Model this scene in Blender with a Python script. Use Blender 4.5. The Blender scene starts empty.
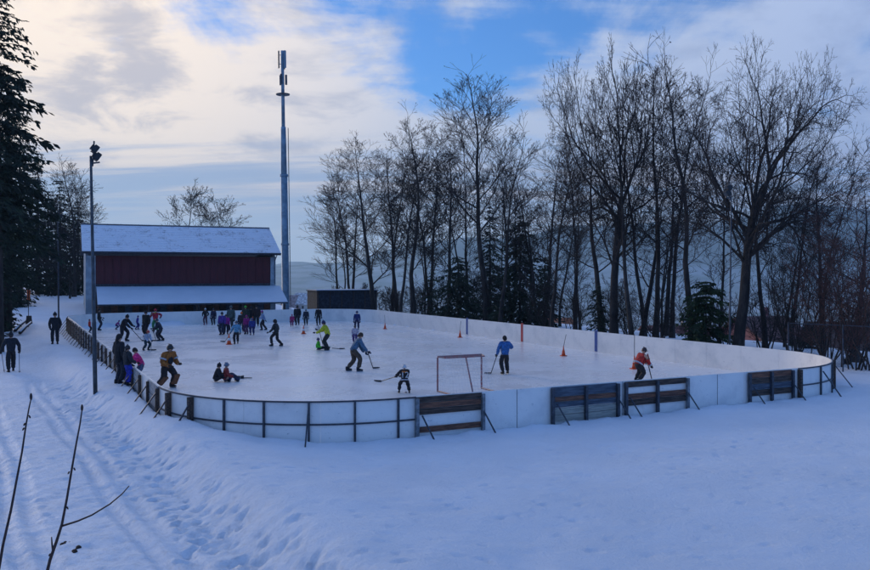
import bpy, bmesh, math, random
import numpy as np
from mathutils import Vector, Matrix, Euler
R = math.radians
C = bpy.context.scene.collection
SC = bpy.context.scene

# ------------------------------------------------------------------ camera, sky, sun, exposure
F, CX, HZ, CAMH = 830.0, 435.0, 274.0, 4.25      # focal length and horizon in photo pixels, eye height over the ice
cam_d = bpy.data.cameras.new('camera'); cam = bpy.data.objects.new('camera', cam_d); C.objects.link(cam)
cam.location = (0, 0, CAMH); cam.rotation_euler = (R(90), 0, 0)
cam_d.sensor_width = 36; cam_d.lens = F/870*36; cam_d.shift_y = -11/870
cam_d.clip_start = .1; cam_d.clip_end = 30000
SC.camera = cam
SC.view_settings.view_transform = 'Standard'; SC.view_settings.look = 'None'
SC.view_settings.exposure = .0; SC.view_settings.gamma = 1
SUN_AZ, SUN_EL = R(-40), R(10)                      # azimuth from +Y (negative = left), elevation
sdir = Vector((math.sin(SUN_AZ)*math.cos(SUN_EL), math.cos(SUN_AZ)*math.cos(SUN_EL), math.sin(SUN_EL)))

def nd(nt, t, **kw):
    n = nt.nodes.new(t)
    for k, v in kw.items():
        if k.startswith('i_'):
            n.inputs[int(k[2:]) if k[2:].isdigit() else k[2:]].default_value = v
        else: setattr(n, k, v)
    return n
def mth(nt, op, a, b=None, clamp=False):
    n = nt.nodes.new('ShaderNodeMath'); n.operation = op; n.use_clamp = clamp
    for i, x in enumerate((a, b)):
        if x is None: continue
        if isinstance(x, (int, float)): n.inputs[i].default_value = x
        else: nt.links.new(x, n.inputs[i])
    return n.outputs[0]
def mixc(nt, f, a, b, mode='MIX'):
    n = nt.nodes.new('ShaderNodeMix'); n.data_type = 'RGBA'; n.blend_type = mode
    for i, x in ((0, f), (6, a), (7, b)):
        if isinstance(x, (int, float)): n.inputs[i].default_value = x
        elif isinstance(x, tuple): n.inputs[i].default_value = (*x[:3], 1)
        else: nt.links.new(x, n.inputs[i])
    return n.outputs[2]
def sstep(nt, x, a, b):
    n = nt.nodes.new('ShaderNodeMapRange'); n.interpolation_type = 'SMOOTHSTEP'
    nt.links.new(x, n.inputs[0]); n.inputs[1].default_value = a; n.inputs[2].default_value = b
    return n.outputs[0]

W = bpy.data.worlds.new('World'); SC.world = W; W.use_nodes = True
wt = W.node_tree; wt.nodes.clear()
wl = wt.links.new
sky = nd(wt, 'ShaderNodeTexSky', sky_type='NISHITA', sun_disc=False, sun_elevation=SUN_EL, sun_rotation=SUN_AZ,
         altitude=500, air_density=1.0, dust_density=.3, ozone_density=4.0)
tc = nd(wt, 'ShaderNodeTexCoord')
nrm = nd(wt, 'ShaderNodeVectorMath', operation='NORMALIZE'); wl(tc.outputs['Generated'], nrm.inputs[0])
D = nrm.outputs[0]
sep = nd(wt, 'ShaderNodeSeparateXYZ'); wl(D, sep.inputs[0])
dx, dy, dz = sep.outputs
def dotd(v):
    n = nd(wt, 'ShaderNodeVectorMath', operation='DOT_PRODUCT'); wl(D, n.inputs[0]); n.inputs[1].default_value = v
    return n.outputs['Value']
def pixdir(px, py):
    return Vector(((px-CX)/F, 1, (HZ-py)/F)).normalized()
sund = dotd(sdir)
near_sun = sstep(wt, sund, .72, .97)
wide_sun = sstep(wt, sund, -.35, .93)
up = mth(wt, 'MAXIMUM', dz, 0.0)
pden = mth(wt, 'ADD', up, .16)
px_ = mth(wt, 'DIVIDE', dx, pden); py_ = mth(wt, 'DIVIDE', dy, pden)
comb = nd(wt, 'ShaderNodeCombineXYZ'); wl(px_, comb.inputs[0]); wl(py_, comb.inputs[1])
def wnoise(scale, detail, rough, off, dist=0.0, vec=None):
    mp = nd(wt, 'ShaderNodeMapping'); wl(vec or comb.outputs[0], mp.inputs[0])
    mp.inputs['Location'].default_value = off; mp.inputs['Scale'].default_value = scale
    n = nd(wt, 'ShaderNodeTexNoise'); wl(mp.outputs[0], n.inputs['Vector'])
    n.inputs['Scale'].default_value = 1; n.inputs['Detail'].default_value = detail; n.inputs['Roughness'].default_value = rough
    n.inputs['Distortion'].default_value = dist
    return n.outputs['Fac']
def lobe(px, py, size):        # soft patch of more or less cloud round one direction of the sky
    n = nd(wt, 'ShaderNodeVectorMath', operation='DISTANCE'); wl(D, n.inputs[0]); n.inputs[1].default_value = pixdir(px, py)
    q = mth(wt, 'DIVIDE', n.outputs['Value'], size/F)
    return mth(wt, 'POWER', 2.718, mth(wt, 'MULTIPLY', mth(wt, 'MULTIPLY', q, q), -1.0))
cov = wnoise((2.6, 1.5, 1), 12, .62, (3.1, 1.7, 0), .25)
big = wnoise((.8, .55, 1), 3, .5, (7.7, 2.2, 4))
wisp = wnoise((1.6, 5.5, 1), 10, .66, (1.3, 8.2, 1), .5)
c = mth(wt, 'ADD', mth(wt, 'MULTIPLY', cov, 1.5), mth(wt, 'MULTIPLY', big, .35))
c = mth(wt, 'ADD', c, mth(wt, 'MULTIPLY', mth(wt, 'SUBTRACT', wisp, .5), .55))
c = mth(wt, 'SUBTRACT', c, .10)
for (lx, ly, sz, am) in ((90, 60, 170, .28), (290, 140, 120, .18), (215, 8, 36, -.20), (255, 32, 34, -.14), (450, 45, 85, -.26), (540, 30, 75, -.20), (365, 12, 75, -.24), (560, 115, 50, .10), (640, 20, 60, -.12),
                         (700, 70, 130, .17), (860, 70, 110, .12), (330, 95, 80, .12), (610, 57, 40, .22), (470, 8, 26, .22), (395, 52, 30, .26)):
    c = mth(wt, 'ADD', c, mth(wt, 'MULTIPLY', lobe(lx, ly, sz), am))
low = sstep(wt, dz, .24, .08)
c = mth(wt, 'ADD', c, mth(wt, 'MULTIPLY', low, .42))
mask = sstep(wt, c, .55, 1.03)
blue = nd(wt, 'ShaderNodeMix', data_type='RGBA', blend_type='MULTIPLY'); blue.inputs[0].default_value = 1
wl(sky.outputs[0], blue.inputs[6]); blue.inputs[7].default_value = (.80, 1.38, 2.02, 1)
# clouds: lit rims warm near the sun, cool grey away from it; thick bellies darker
thick = wnoise((2.8, 2.4, 1), 11, .62, (9.4, 6.3, 2), .3)
belly = sstep(wt, mth(wt, 'ADD', thick, mth(wt, 'MULTIPLY', lobe(142, 50, 34), .24)), .475, .69)
lit = mixc(wt, near_sun, (6.6, 7.3, 9.0), (13.2, 11.0, 8.8))
lit = mixc(wt, wide_sun, (1.8, 3.8, 8.9), lit)
dark = mixc(wt, near_sun, (4.7, 5.4, 7.2), (6.4, 5.9, 6.2))
dark = mixc(wt, wide_sun, (1.3, 2.9, 7.3), dark)
ccol = mixc(wt, mth(wt, 'MULTIPLY', belly, .85), lit, dark)
streak = wnoise((.9, 4.6, 1), 10, .62, (4.4, 3.3, 6), .4)
band = mixc(wt, sstep(wt, streak, .44, .62), (4.6, 5.5, 7.6), (9.2, 8.1, 7.9))
band = mixc(wt, sstep(wt, dz, .13, .02), band, (6.6, 7.8, 9.8))
lowc = mixc(wt, wide_sun, (1.5, 3.3, 8.0), band)
ccol = mixc(wt, sstep(wt, mth(wt, 'ADD', dz, mth(wt, 'MULTIPLY', mth(wt, 'SUBTRACT', streak, .5), .16)), .165, .095), ccol, lowc)
skyc = mixc(wt, mask, blue.outputs[2], ccol)
bg = nd(wt, 'ShaderNodeBackground'); wl(skyc, bg.inputs[0]); bg.inputs[1].default_value = .1
out = nd(wt, 'ShaderNodeOutputWorld'); wl(bg.outputs[0], out.inputs[0])

sun_d = bpy.data.lights.new('sun', 'SUN'); sun_d.energy = 2.6; sun_d.angle = R(22); sun_d.color = (1, .87, .74)
sun = bpy.data.objects.new('sun', sun_d); C.objects.link(sun); sun.location = (0, 0, 60)
sun.rotation_euler = (-sdir).to_track_quat('-Z', 'Y').to_euler()

# ------------------------------------------------------------------ helpers
def at(px, py, z=0.0):                 # the point at height z seen at a photo pixel
    Y = (CAMH-z)*F/(py-HZ)
    return Vector(((px-CX)*Y/F, Y, z))
def atY(px, py, Y):
    return Vector(((px-CX)*Y/F, Y, CAMH-(py-HZ)*Y/F))
RA = math.atan2(.455, .891); CU, SU = math.cos(RA), math.sin(RA)
def uv(u, v, z=0.0): return Vector((u*CU-v*SU, u*SU+v*CU, z))
def to_uv(p): return (p[0]*CU+p[1]*SU, -p[0]*SU+p[1]*CU)
U0, U1, V0, V1, RC = 3.75, 28.45, 19.25, 71.6, 5.0     # the rink in its own axes, and its corner radius

class MB:
    def __init__(s): s.v = []; s.f = []
    def add(s, v, f):
        n = len(s.v); s.v += [tuple(x) for x in v]; s.f += [tuple(i+n for i in q) for q in f]; return s
    def box(s, c, d, rot=None):
        x, y, z = d[0]/2, d[1]/2, d[2]/2
        vs = [Vector(p) for p in ((-x,-y,-z),(x,-y,-z),(x,y,-z),(-x,y,-z),(-x,-y,z),(x,-y,z),(x,y,z),(-x,y,z))]
        if rot is not None: vs = [rot @ p for p in vs]
        c = Vector(c)
        return s.add([p+c for p in vs], [(3,2,1,0),(4,5,6,7),(0,1,5,4),(1,2,6,5),(2,3,7,6),(3,0,4,7)])
    def bar(s, a, b, w, h=None, up=(0,0,1)):       # square bar from a to b
        a, b = Vector(a), Vector(b); d = b-a; L = d.length; t = d.normalized()
        u = Vector(up)
        if abs(t.dot(u)) > .98: u = Vector((0,1,0))
        sx = t.cross(u).normalized(); sz = sx.cross(t)
        m = Matrix((sx, t, sz)).transposed()
        return s.box((a+b)/2, (w, L, h or w), m)
    def tube(s, pts, rad, n=8, cap=True):
        pts = [Vector(p) for p in pts]
        if not hasattr(rad, '__len__'): rad = [rad]*len(pts)
        base = len(s.v)
        t0 = (pts[1]-pts[0]).normalized()
        ref = Vector((0,0,1)) if abs(t0.z) < .9 else Vector((1,0,0))
        for i, p in enumerate(pts):
            t = (pts[min(i+1,len(pts)-1)]-pts[max(i-1,0)]).normalized()
            x = t.cross(ref)
            if x.length < 1e-4: x = t.cross(Vector((0,1,0)))
            x.normalize(); y = t.cross(x)
            for k in range(n):
                a = 2*math.pi*k/n
                s.v.append(tuple(p + x*(rad[i]*math.cos(a)) + y*(rad[i]*math.sin(a))))
        for i in range(len(pts)-1):
            for k in range(n):
                a = base+i*n+k; b = base+i*n+(k+1)%n
                s.f.append((a, b, b+n, a+n))
        if cap:
            s.f.append(tuple(base+k for k in range(n))[::-1]); s.f.append(tuple(base+(len(pts)-1)*n+k for k in range(n)))
        return s
    def lathe(s, prof, n=12, c=(0,0,0)):
        base = len(s.v)
        for r, z in prof:
            for k in range(n):
                a = 2*math.pi*k/n; s.v.append((c[0]+r*math.cos(a), c[1]+r*math.sin(a), c[2]+z))
        for i in range(len(prof)-1):
            for k in range(n):
                a = base+i*n+k; b = base+i*n+(k+1)%n; s.f.append((a, b, b+n, a+n))
        s.f.append(tuple(base+k for k in range(n))[::-1]); s.f.append(tuple(base+(len(prof)-1)*n+k for k in range(n)))
        return s
    def ell(s, c, r, n=12, m=8, rot=None):
        base = len(s.v); c = Vector(c)
        for i in range(m+1):
            th = math.pi*i/m
            for k in range(n):
                ph = 2*math.pi*k/n
                p = Vector((r[0]*math.sin(th)*math.cos(ph), r[1]*math.sin(th)*math.sin(ph), r[2]*math.cos(th)))
                if rot is not None: p = rot @ p
                s.v.append(tuple(p+c))
        for i in range(m):
            for k in range(n):
                a = base+i*n+k; b = base+i*n+(k+1)%n; s.f.append((a, a+n, b+n, b))
        return s
    def mesh(s, name, mat, smooth=False):
        me = bpy.data.meshes.new(name); me.from_pydata(s.v, [], s.f); me.update()
        if mat: me.materials.append(mat)
        if smooth: me.polygons.foreach_set('use_smooth', [True]*len(me.polygons))
        return me
def put(name, me, parent=None, loc=(0,0,0), rot=(0,0,0), scale=None):
    o = bpy.data.objects.new(name, me); C.objects.link(o); o.location = loc; o.rotation_euler = rot
    if scale: o.scale = scale
    if parent: o.parent = parent
    return o
def part(name, mb, mat, parent, smooth=False, loc=(0,0,0), rot=(0,0,0)):
    return put(name, mb.mesh(name, mat, smooth), parent, loc, rot)
def tag(o, label, cat, group=None):
    o['label'] = label; o['category'] = cat
    if group: o['group'] = group
    return o
def thing(name, label, cat, loc=(0,0,0), rotz=0, group=None):
    o = bpy.data.objects.new(name, None); C.objects.link(o); o.location = loc; o.rotation_euler = (0,0,rotz)
    o.empty_display_size = .2
    return tag(o, label, cat, group)
def kind(o, k): o['kind'] = k; return o
def copy_tree(o, parent=None):
    c = o.copy(); C.objects.link(c)
    if parent: c.parent = parent
    for ch in o.children: copy_tree(ch, c)
    return c
def bevel_mesh(me, w=.01, seg=1):
    bm = bmesh.new(); bm.from_mesh(me)
    bmesh.ops.bevel(bm, geom=bm.edges[:], offset=w, segments=seg, affect='EDGES', profile=.5)
    bm.to_mesh(me); bm.free(); return me

# ------------------------------------------------------------------ materials
MATS = {}
def mat(name, col, rough=.7, var=.18, scale=6.0, bump=.0, bscale=40.0, metal=0.0, col2=None, lo=.42, hi=.62, stretch=(1,1,1), spec=None, coord='Object'):
    if name in MATS: return MATS[name]
    m = bpy.data.materials.new(name); m.use_nodes = True; nt = m.node_tree
    b = nt.nodes['Principled BSDF']
    tcn = nd(nt, 'ShaderNodeTexCoord'); mp = nd(nt, 'ShaderNodeMapping'); mp.inputs['Scale'].default_value = stretch
    nt.links.new(tcn.outputs[coord], mp.inputs[0])
    n = nd(nt, 'ShaderNodeTexNoise'); n.inputs['Scale'].default_value = scale; n.inputs['Detail'].default_value = 6; n.inputs['Roughness'].default_value = .62
    nt.links.new(mp.outputs[0], n.inputs['Vector'])
    f = sstep(nt, n.outputs['Fac'], lo, hi)
    c2 = col2 or tuple(x*(1-var*2) for x in col)
    c1 = col if col2 else tuple(min(1, x*(1+var*.4)) for x in col)
    nt.links.new(mixc(nt, f, c2, c1), b.inputs['Base Color'])
    b.inputs['Roughness'].default_value = rough; b.inputs['Metallic'].default_value = metal
    if spec is not None: b.inputs['Specular IOR Level'].default_value = spec
    if bump:
        n2 = nd(nt, 'ShaderNodeTexNoise'); n2.inputs['Scale'].default_value = bscale; n2.inputs['Detail'].default_value = 4
        nt.links.new(mp.outputs[0], n2.inputs['Vector'])
        bp = nd(nt, 'ShaderNodeBump'); bp.inputs['Strength'].default_value = bump; bp.inputs['Distance'].default_value = .02
        nt.links.new(n2.outputs['Fac'], bp.inputs['Height']); nt.links.new(bp.outputs[0], b.inputs['Normal'])
    MATS[name] = m; return m
def cloth(col):
    return mat('cloth_%02x%02x%02x' % tuple(int(min(1, x)*255) for x in col), col, .85, .22, 14, .25, 60)
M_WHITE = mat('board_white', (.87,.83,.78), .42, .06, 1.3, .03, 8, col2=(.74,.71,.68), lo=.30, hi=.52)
nt_ = M_WHITE.node_tree; b_ = nt_.nodes['Principled BSDF']; old_ = b_.inputs['Base Color'].links[0].from_socket
g_ = nd(nt_, 'ShaderNodeNewGeometry'); mp_ = nd(nt_, 'ShaderNodeMapping'); nt_.links.new(g_.outputs['Position'], mp_.inputs[0]); mp_.inputs['Scale'].default_value = (1, 1, 2.2)
n_ = nd(nt_, 'ShaderNodeTexNoise', i_Scale=6.5, i_Detail=5, i_Roughness=.7); nt_.links.new(mp_.outputs[0], n_.inputs['Vector'])
n3_ = nd(nt_, 'ShaderNodeTexNoise', i_Scale=.7, i_Detail=5, i_Roughness=.6); nt_.links.new(g_.outputs['Position'], n3_.inputs['Vector'])
c_ = mixc(nt_, mth(nt_, 'MULTIPLY', sstep(nt_, n_.outputs['Fac'], .63, .70), .55), old_, (.22,.22,.24))
c_ = mixc(nt_, mth(nt_, 'MULTIPLY', sstep(nt_, n3_.outputs['Fac'], .48, .7), .35), c_, (.52,.54,.55))
nt_.links.new(c_, b_.inputs['Base Color'])
M_STEEL = mat('painted_steel', (.045,.055,.075), .5, .2, 8)
M_GALV = mat('galvanised_steel', (.22,.25,.28), .45, .2, 10, metal=.5)
M_POLE = mat('pole_grey', (.055,.07,.085), .5, .25, 3, .05)
M_POLE2 = mat('mast_grey', (.20,.31,.40), .5, .15, 1.5)
M_BLACK = mat('black_plastic', (.012,.012,.015), .45, .2, 20)
M_WOODD = mat('dark_wood', (.11,.07,.052), .8, .3, 5, .5, 30, col2=(.03,.02,.016), stretch=(.6,6,6))
M_WOODB = mat('brown_wood', (.24,.10,.055), .75, .3, 5, .4, 30, col2=(.085,.036,.024), stretch=(.5,6,6))
M_WOODG = mat('blue_grey_wood', (.10,.13,.17), .75, .3, 5, .4, 30, col2=(.04,.055,.08), stretch=(.5,6,6))
M_WOODP = mat('pale_wood', (.40,.39,.33), .75, .2, 5, .4, 30, col2=(.25,.25,.22), stretch=(.5,6,6))
M_BARK = mat('bark', (.052,.042,.036), .9, .3, 3, .7, 16, col2=(.022,.018,.017), stretch=(1,1,.3))
M_TWIG = mat('twig_bark', (.038,.028,.026), .9, .2, 3)
M_TWIGR = mat('reddish_twig', (.12,.05,.038), .9, .2, 3)
M_TWIGB = mat('brown_leaf', (.055,.036,.022), .9, .3, 5)
M_NEEDLE = mat('spruce_needles', (.030,.050,.026), .8, .35, .9, col2=(.012,.022,.014))
M_NEEDLE2 = mat('fresh_spruce_needles', (.040,.075,.022), .8, .35, 1.2, col2=(.016,.035,.014))
M_CONE = mat('cone_orange', (.80,.10,.02), .5, .1, 10)
M_CONEW = mat('cone_white', (.75,.75,.75), .5, .1, 10)
M_RED = mat('red_paint', (.55,.03,.03), .45, .15, 6, col2=(.4,.03,.03))
M_BLUEP = mat('blue_paint', (.03,.09,.32), .45, .12, 6)
M_GLASS = mat('window_glass', (.03,.04,.055), .08, .2, 2)
M_SKIN = mat('skin', (.52,.30,.21), .55, .08, 20)
M_PLASTER = mat('plaster', (.36,.42,.46), .85, .12, 2, .2, 30)

def snow_mat(name, base=(.78,.83,.90), attr=None):
    m = bpy.data.materials.new(name); m.use_nodes = True; nt = m.node_tree; b = nt.nodes['Principled BSDF']
    b.inputs['Roughness'].default_value = .65; b.inputs['Specular IOR Level'].default_value = .25
    g = nd(nt, 'ShaderNodeNewGeometry'); P = g.outputs['Position']
    def noise(sc, det=5, ro=.6):
        n = nd(nt, 'ShaderNodeTexNoise'); nt.links.new(P, n.inputs['Vector']); n.inputs['Scale'].default_value = sc
        n.inputs['Detail'].default_value = det; n.inputs['Roughness'].default_value = ro; return n.outputs['Fac']
    v = noise(.5, 6)
    col = mixc(nt, sstep(nt, v, .3, .7), tuple(x*.93 for x in base), base)
    if attr:
        a1 = nd(nt, 'ShaderNodeAttribute', attribute_name='dirt').outputs['Fac']
        grit = sstep(nt, noise(7, 8, .75), .45, .7)
        col = mixc(nt, mth(nt, 'MULTIPLY', mth(nt, 'MULTIPLY', a1, grit), .35), col, (.42,.42,.42))
        # the valley: snow fields, meadows showing through and woods, each a real ground cover
        wild = nd(nt, 'ShaderNodeAttribute', attribute_name='wild').outputs['Fac']
        wood = nd(nt, 'ShaderNodeAttribute', attribute_name='wood').outputs['Fac']
        def stretchn(sc, loc):
            mp = nd(nt, 'ShaderNodeMapping'); nt.links.new(P, mp.inputs[0]); mp.inputs['Scale'].default_value = sc; mp.inputs['Location'].default_value = loc
            n = nd(nt, 'ShaderNodeTexNoise'); nt.links.new(mp.outputs[0], n.inputs['Vector']); n.inputs['Scale'].default_value = 1
            n.inputs['Detail'].default_value = 7; n.inputs['Roughness'].default_value = .65; return n.outputs['Fac']
        f1 = stretchn((.006,.006,.006), (0,0,0)); f2 = stretchn((.0045,.003,.004), (31,7,3))
        field = mixc(nt, sstep(nt, f1, .38, .62), (.32,.38,.43), (.16,.21,.21))
        trees = sstep(nt, mth(nt, 'ADD', f2, mth(nt, 'MULTIPLY', wood, .36)), .60, .72)
        land = mixc(nt, trees, field, (.05,.07,.075))
        col = mixc(nt, wild, col, land)
    nt.links.new(col, b.inputs['Base Color'])
    h = mth(nt, 'ADD', mth(nt, 'MULTIPLY', noise(3.6, 8, .72), 1.0), mth(nt, 'MULTIPLY', noise(16, 5, .7), .45))
    bp = nd(nt, 'ShaderNodeBump'); bp.inputs['Strength'].default_value = .5; bp.inputs['Distance'].default_value = .12
    nt.links.new(h, bp.inputs['Height']); nt.links.new(bp.outputs[0], b.inputs['Normal'])
    return m
M_GROUND = snow_mat('snow_ground', attr=True)
M_SNOW = snow_mat('snow_cover')

def ice_mat():
    m = bpy.data.materials.new('rink_ice'); m.use_nodes = True; nt = m.node_tree; b = nt.nodes['Principled BSDF']
    g = nd(nt, 'ShaderNodeNewGeometry'); P = g.outputs['Position']
    def noise(sc, det, ro, st=(1,1,1), rot=0):
        mp = nd(nt, 'ShaderNodeMapping'); nt.links.new(P, mp.inputs[0]); mp.inputs['Scale'].default_value = st; mp.inputs['Rotation'].default_value = (0,0,rot)
        n = nd(nt, 'ShaderNodeTexNoise'); nt.links.new(mp.outputs[0], n.inputs['Vector']); n.inputs['Scale'].default_value = sc
        n.inputs['Detail'].default_value = det; n.inputs['Roughness'].default_value = ro; return n.outputs['Fac']
    a = noise(.30, 8, .68); s = noise(6, 5, .7, (1,.12,1), RA+.3); s2 = noise(6, 5, .7, (.12,1,1), RA-.5)
    scr = mth(nt, 'MAXIMUM', sstep(nt, s, .60, .72), sstep(nt, s2, .60, .72))
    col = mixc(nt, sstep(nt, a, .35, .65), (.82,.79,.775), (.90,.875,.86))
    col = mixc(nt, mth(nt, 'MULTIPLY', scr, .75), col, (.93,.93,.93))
    nt.links.new(col, b.inputs['Base Color'])
    rr = nd(nt, 'ShaderNodeMapRange'); nt.links.new(a, rr.inputs[0]); rr.inputs[1].default_value = .35; rr.inputs[2].default_value = .65
    rr.inputs[3].default_value = .20; rr.inputs[4].default_value = .36
    nt.links.new(rr.outputs[0], b.inputs['Roughness']); b.inputs['IOR'].default_value = 1.31
    bp = nd(nt, 'ShaderNodeBump'); bp.inputs['Strength'].default_value = .2; bp.inputs['Distance'].default_value = .02
    nt.links.new(s, bp.inputs['Height']); nt.links.new(bp.outputs[0], b.inputs['Normal'])
    return m
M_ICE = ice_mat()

# ------------------------------------------------------------------ the ground, one sheet to the horizon
rs = np.random.RandomState(5)
def waves(X, Y, wl_, n, seed, amp):
    r = np.random.RandomState(seed); o = np.zeros_like(X)
    for i in range(n):
        a = r.uniform(0, 2*np.pi); k = 2*np.pi/(wl_*r.uniform(.6, 1.5))
        o += np.sin((X*np.cos(a)+Y*np.sin(a))*k + r.uniform(0, 6.28))
    return o*amp/np.sqrt(n)
def ss(a, b, x):
    t = np.clip((x-a)/(b-a), 0, 1); return t*t*(3-2*t)
def sd_rink(u, v):
    cu, cv = (U0+U1)/2, (V0+V1)/2
    qx = np.abs(u-cu)-(U1-U0)/2+RC; qy = np.abs(v-cv)-(V1-V0)/2+RC
    return np.minimum(np.maximum(qx, qy), 0)+np.hypot(np.maximum(qx, 0), np.maximum(qy, 0))-RC
def road_s(X, Y): return (X+3.4)*.861+(Y-12)*.508        # metres right of the road's right-hand wheel track
def height(X, Y):
    X = np.asarray(X, float); Y = np.asarray(Y, float)
    u = X*CU+Y*SU; v = -X*SU+Y*CU; s = road_s(X, Y)
    h = .06 + waves(X, Y, 9, 10, 1, .035) + waves(X, Y, 2.6, 10, 2, .014)
    on = ss(-5.2, -4.2, s)*(1-ss(.5, 1.5, s))
    bank = ss(.75, 1.75, s)*np.exp(-(np.maximum(s-1.75, 0)/1.7)**2)*.40
    wob = waves(X, Y, 1.6, 8, 9, .012)
    fade = 1-ss(40, 60, Y)
    h = h + (bank*(1+wob*3))*fade - .14*on
    for off, w in ((0, .13), (-.42, .10), (-1.75, .13), (-2.15, .10)):
        e_ = np.abs(s-off+waves(X, Y, 7, 3, 21, .07))/w; h -= (.085*np.exp(-e_**4)-.015*np.exp(-((e_-1.5)/.4)**2))*fade*(.72+.28*np.tanh(waves(X, Y, 2.2, 8, 33, 1.2)))
    left = np.maximum(0, -5.5-s)
    h += np.minimum(left*.20, 3.5)*ss(14, 26, Y)
    h += 1.7*ss(52, 96, Y)*ss(-16, -26, X)
    # the terrain behind the building lies lower, and the slope falls away to the valley
    h -= .65*ss(72.4, 75, v)*ss(-34, -28, X)
    q = np.maximum(u-33, (v-100)*ss(-60, -20, X)+np.minimum(0, X+20)*.0)
    q = np.maximum(q, Y-170)
    q = np.maximum(q, 0)
    h -= np.where(q < 250, .02*q + .16*q*ss(0, 60, q), 0) + np.where(q >= 250, 45+ (1-np.exp(-(q-250)/900))*30, 0)
    dist = np.hypot(X, Y)
    h += waves(X, Y, 420, 6, 4, 5)*ss(300, 900, dist)
    crest = (225+225*ss(-350, 3500, X)) + waves(X, Y, 1200, 6, 14, 36) + waves(X, Y, 420, 6, 15, 13)
    h += crest*ss(2500, 5000, Y)*ss(-1800, 550, X)
    h += 42*ss(2100, 4800, Y)
    # the bank the photographer stands on
    h += 2.5*(1-ss(0, 9.5, Y))*ss(-40, -25, Y)
    sd = sd_rink(u, v)
    h = h + (.07+waves(X, Y, .9, 8, 41, .028))*np.exp(-(np.maximum(sd, 0)/.5)**2)
    k = ss(.0, .22, sd)
    return np.where(sd < .22, -.16*(1-k)+h*k, h)
def hz(x, y): return float(height(np.array([x]), np.array([y]))[0])
def lines(fine0, fine1, st, lo, hi, g=1.09, mx=450):
    a = list(np.arange(fine0, fine1, st)); x = a[-1]; d = st
    while x < hi: d = min(d*g, mx); x += d; a.append(x)
    x = a[0]; d = st; b = []
    while x > lo: d = min(d*g, mx); x -= d; b.append(x)
    return np.array(b[::-1]+a)
gx = lines(-15, 11, .075, -6000, 6000)
gy = np.concatenate([lines(10.6, 21, .065, -240, 20.5), ])
gy = gy[gy < 20.9]
a = list(gy); x = a[-1]; d = .065
while x < 5600:
    d = min(.13, d*1.05) if x < 32 else min(d*1.06, 380)
    x += d; a.append(x)
gy = np.array(a)
GX, GY = np.meshgrid(gx, gy)
GH = height(GX, GY)
# footprints trodden along the bank and a few trails over the field
def dent(x, y, ang, L, Wd, depth):
    ix0, ix1 = np.searchsorted(gx, (x-.45, x+.45)); iy0, iy1 = np.searchsorted(gy, (y-.45, y+.45))
    if ix1-ix0 < 3 or iy1-iy0 < 3: return
    X = GX[iy0:iy1, ix0:ix1]-x; Y = GY[iy0:iy1, ix0:ix1]-y
    p = (X*math.cos(ang)+Y*math.sin(ang))/L; r = (-X*math.sin(ang)+Y*math.cos(ang))/Wd
    e = p*p+r*r
    GH[iy0:iy1, ix0:ix1] += -depth*np.exp(-e*e) + depth*.18*np.exp(-((np.sqrt(e)-1.45)/.35)**2)
rdir = math.atan2(.861, -.508)
for i in range(520):
    Y = 10.8+22*rs.rand()**1.5; s = rs.choice([rs.normal(.50, .28), rs.normal(.95, .22), rs.uniform(-4, 1)], p=[.54, .26, .20])
    X = -3.4+(s-(Y-12)*.508)/.861
    dent(X, Y, rdir+rs.normal(0, .5), rs.uniform(.09, .15), rs.uniform(.05, .08), rs.uniform(.03, .07) if s > -.2 else rs.uniform(.004, .012))
for tr in range(7):
    x, y = rs.uniform(-6, 10), rs.uniform(12, 18); ang = rs.uniform(.4, 2.6)
    for k in range(26):
        x += .62*math.cos(ang); y += .62*math.sin(ang); ang += rs.normal(0, .06)
        if sd_rink(*to_uv((x, y))) < .6: break
        sgn = .11 if k % 2 else -.11
        dent(x-sgn*math.sin(ang), y+sgn*math.cos(ang), ang, .14, .07, rs.uniform(.015, .035))
for i in range(1500):
    x, y = rs.uniform(-14, 13), 11+19*rs.rand()**1.3
    if sd_rink(*to_uv((x, y))) < .5: continue
    dent(x, y, rs.uniform(0, 3), rs.uniform(.05, .14), rs.uniform(.04, .07), rs.uniform(.01, .035))
ny, nx = GX.shape
def grain(seed, passes):
    g = np.random.RandomState(seed).randn(*GX.shape)
    for _ in range(passes):
        g = (g+np.roll(g, 1, 0)+np.roll(g, -1, 0))/3; g = (g+np.roll(g, 1, 1)+np.roll(g, -1, 1))/3
    return g/g.std()
SG = road_s(GX, GY); nearm = (1-ss(26, 40, GY))*(GY > 10)*(np.abs(GX) < 18)*(sd_rink(GX*CU+GY*SU, -GX*SU+GY*CU) > .15)
roadm = ss(-4.6, -3.8, SG)*(1-ss(1.2, 2.0, SG))
GH += nearm*(grain(1, 1)*(.004*roadm+.0012)+grain(2, 3)*(.0026*roadm+.0018)+grain(3, 9)*.010*ss(.0, 1.2, grain(4, 30))*(SG > 3.2))
me = bpy.data.meshes.new('ground')
me.vertices.add(nx*ny); me.vertices.foreach_set('co', np.stack([GX, GY, GH], -1).reshape(-1).astype(np.float32))
idx = np.arange(nx*ny).reshape(ny, nx)
q = np.stack([idx[:-1,:-1], idx[:-1,1:], idx[1:,1:], idx[1:,:-1]], -1).reshape(-1)
nf = (nx-1)*(ny-1)
me.loops.add(nf*4); me.loops.foreach_set('vertex_index', q.astype(np.int32))
me.polygons.add(nf); me.polygons.foreach_set('loop_start', np.arange(0, nf*4, 4, dtype=np.int32)); me.polygons.foreach_set('loop_total', np.full(nf, 4, np.int32))
me.polygons.foreach_set('use_smooth', np.ones(nf, bool))
me.update(); me.validate()
S_ = road_s(GX, GY); dist = np.hypot(GX, GY)
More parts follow.
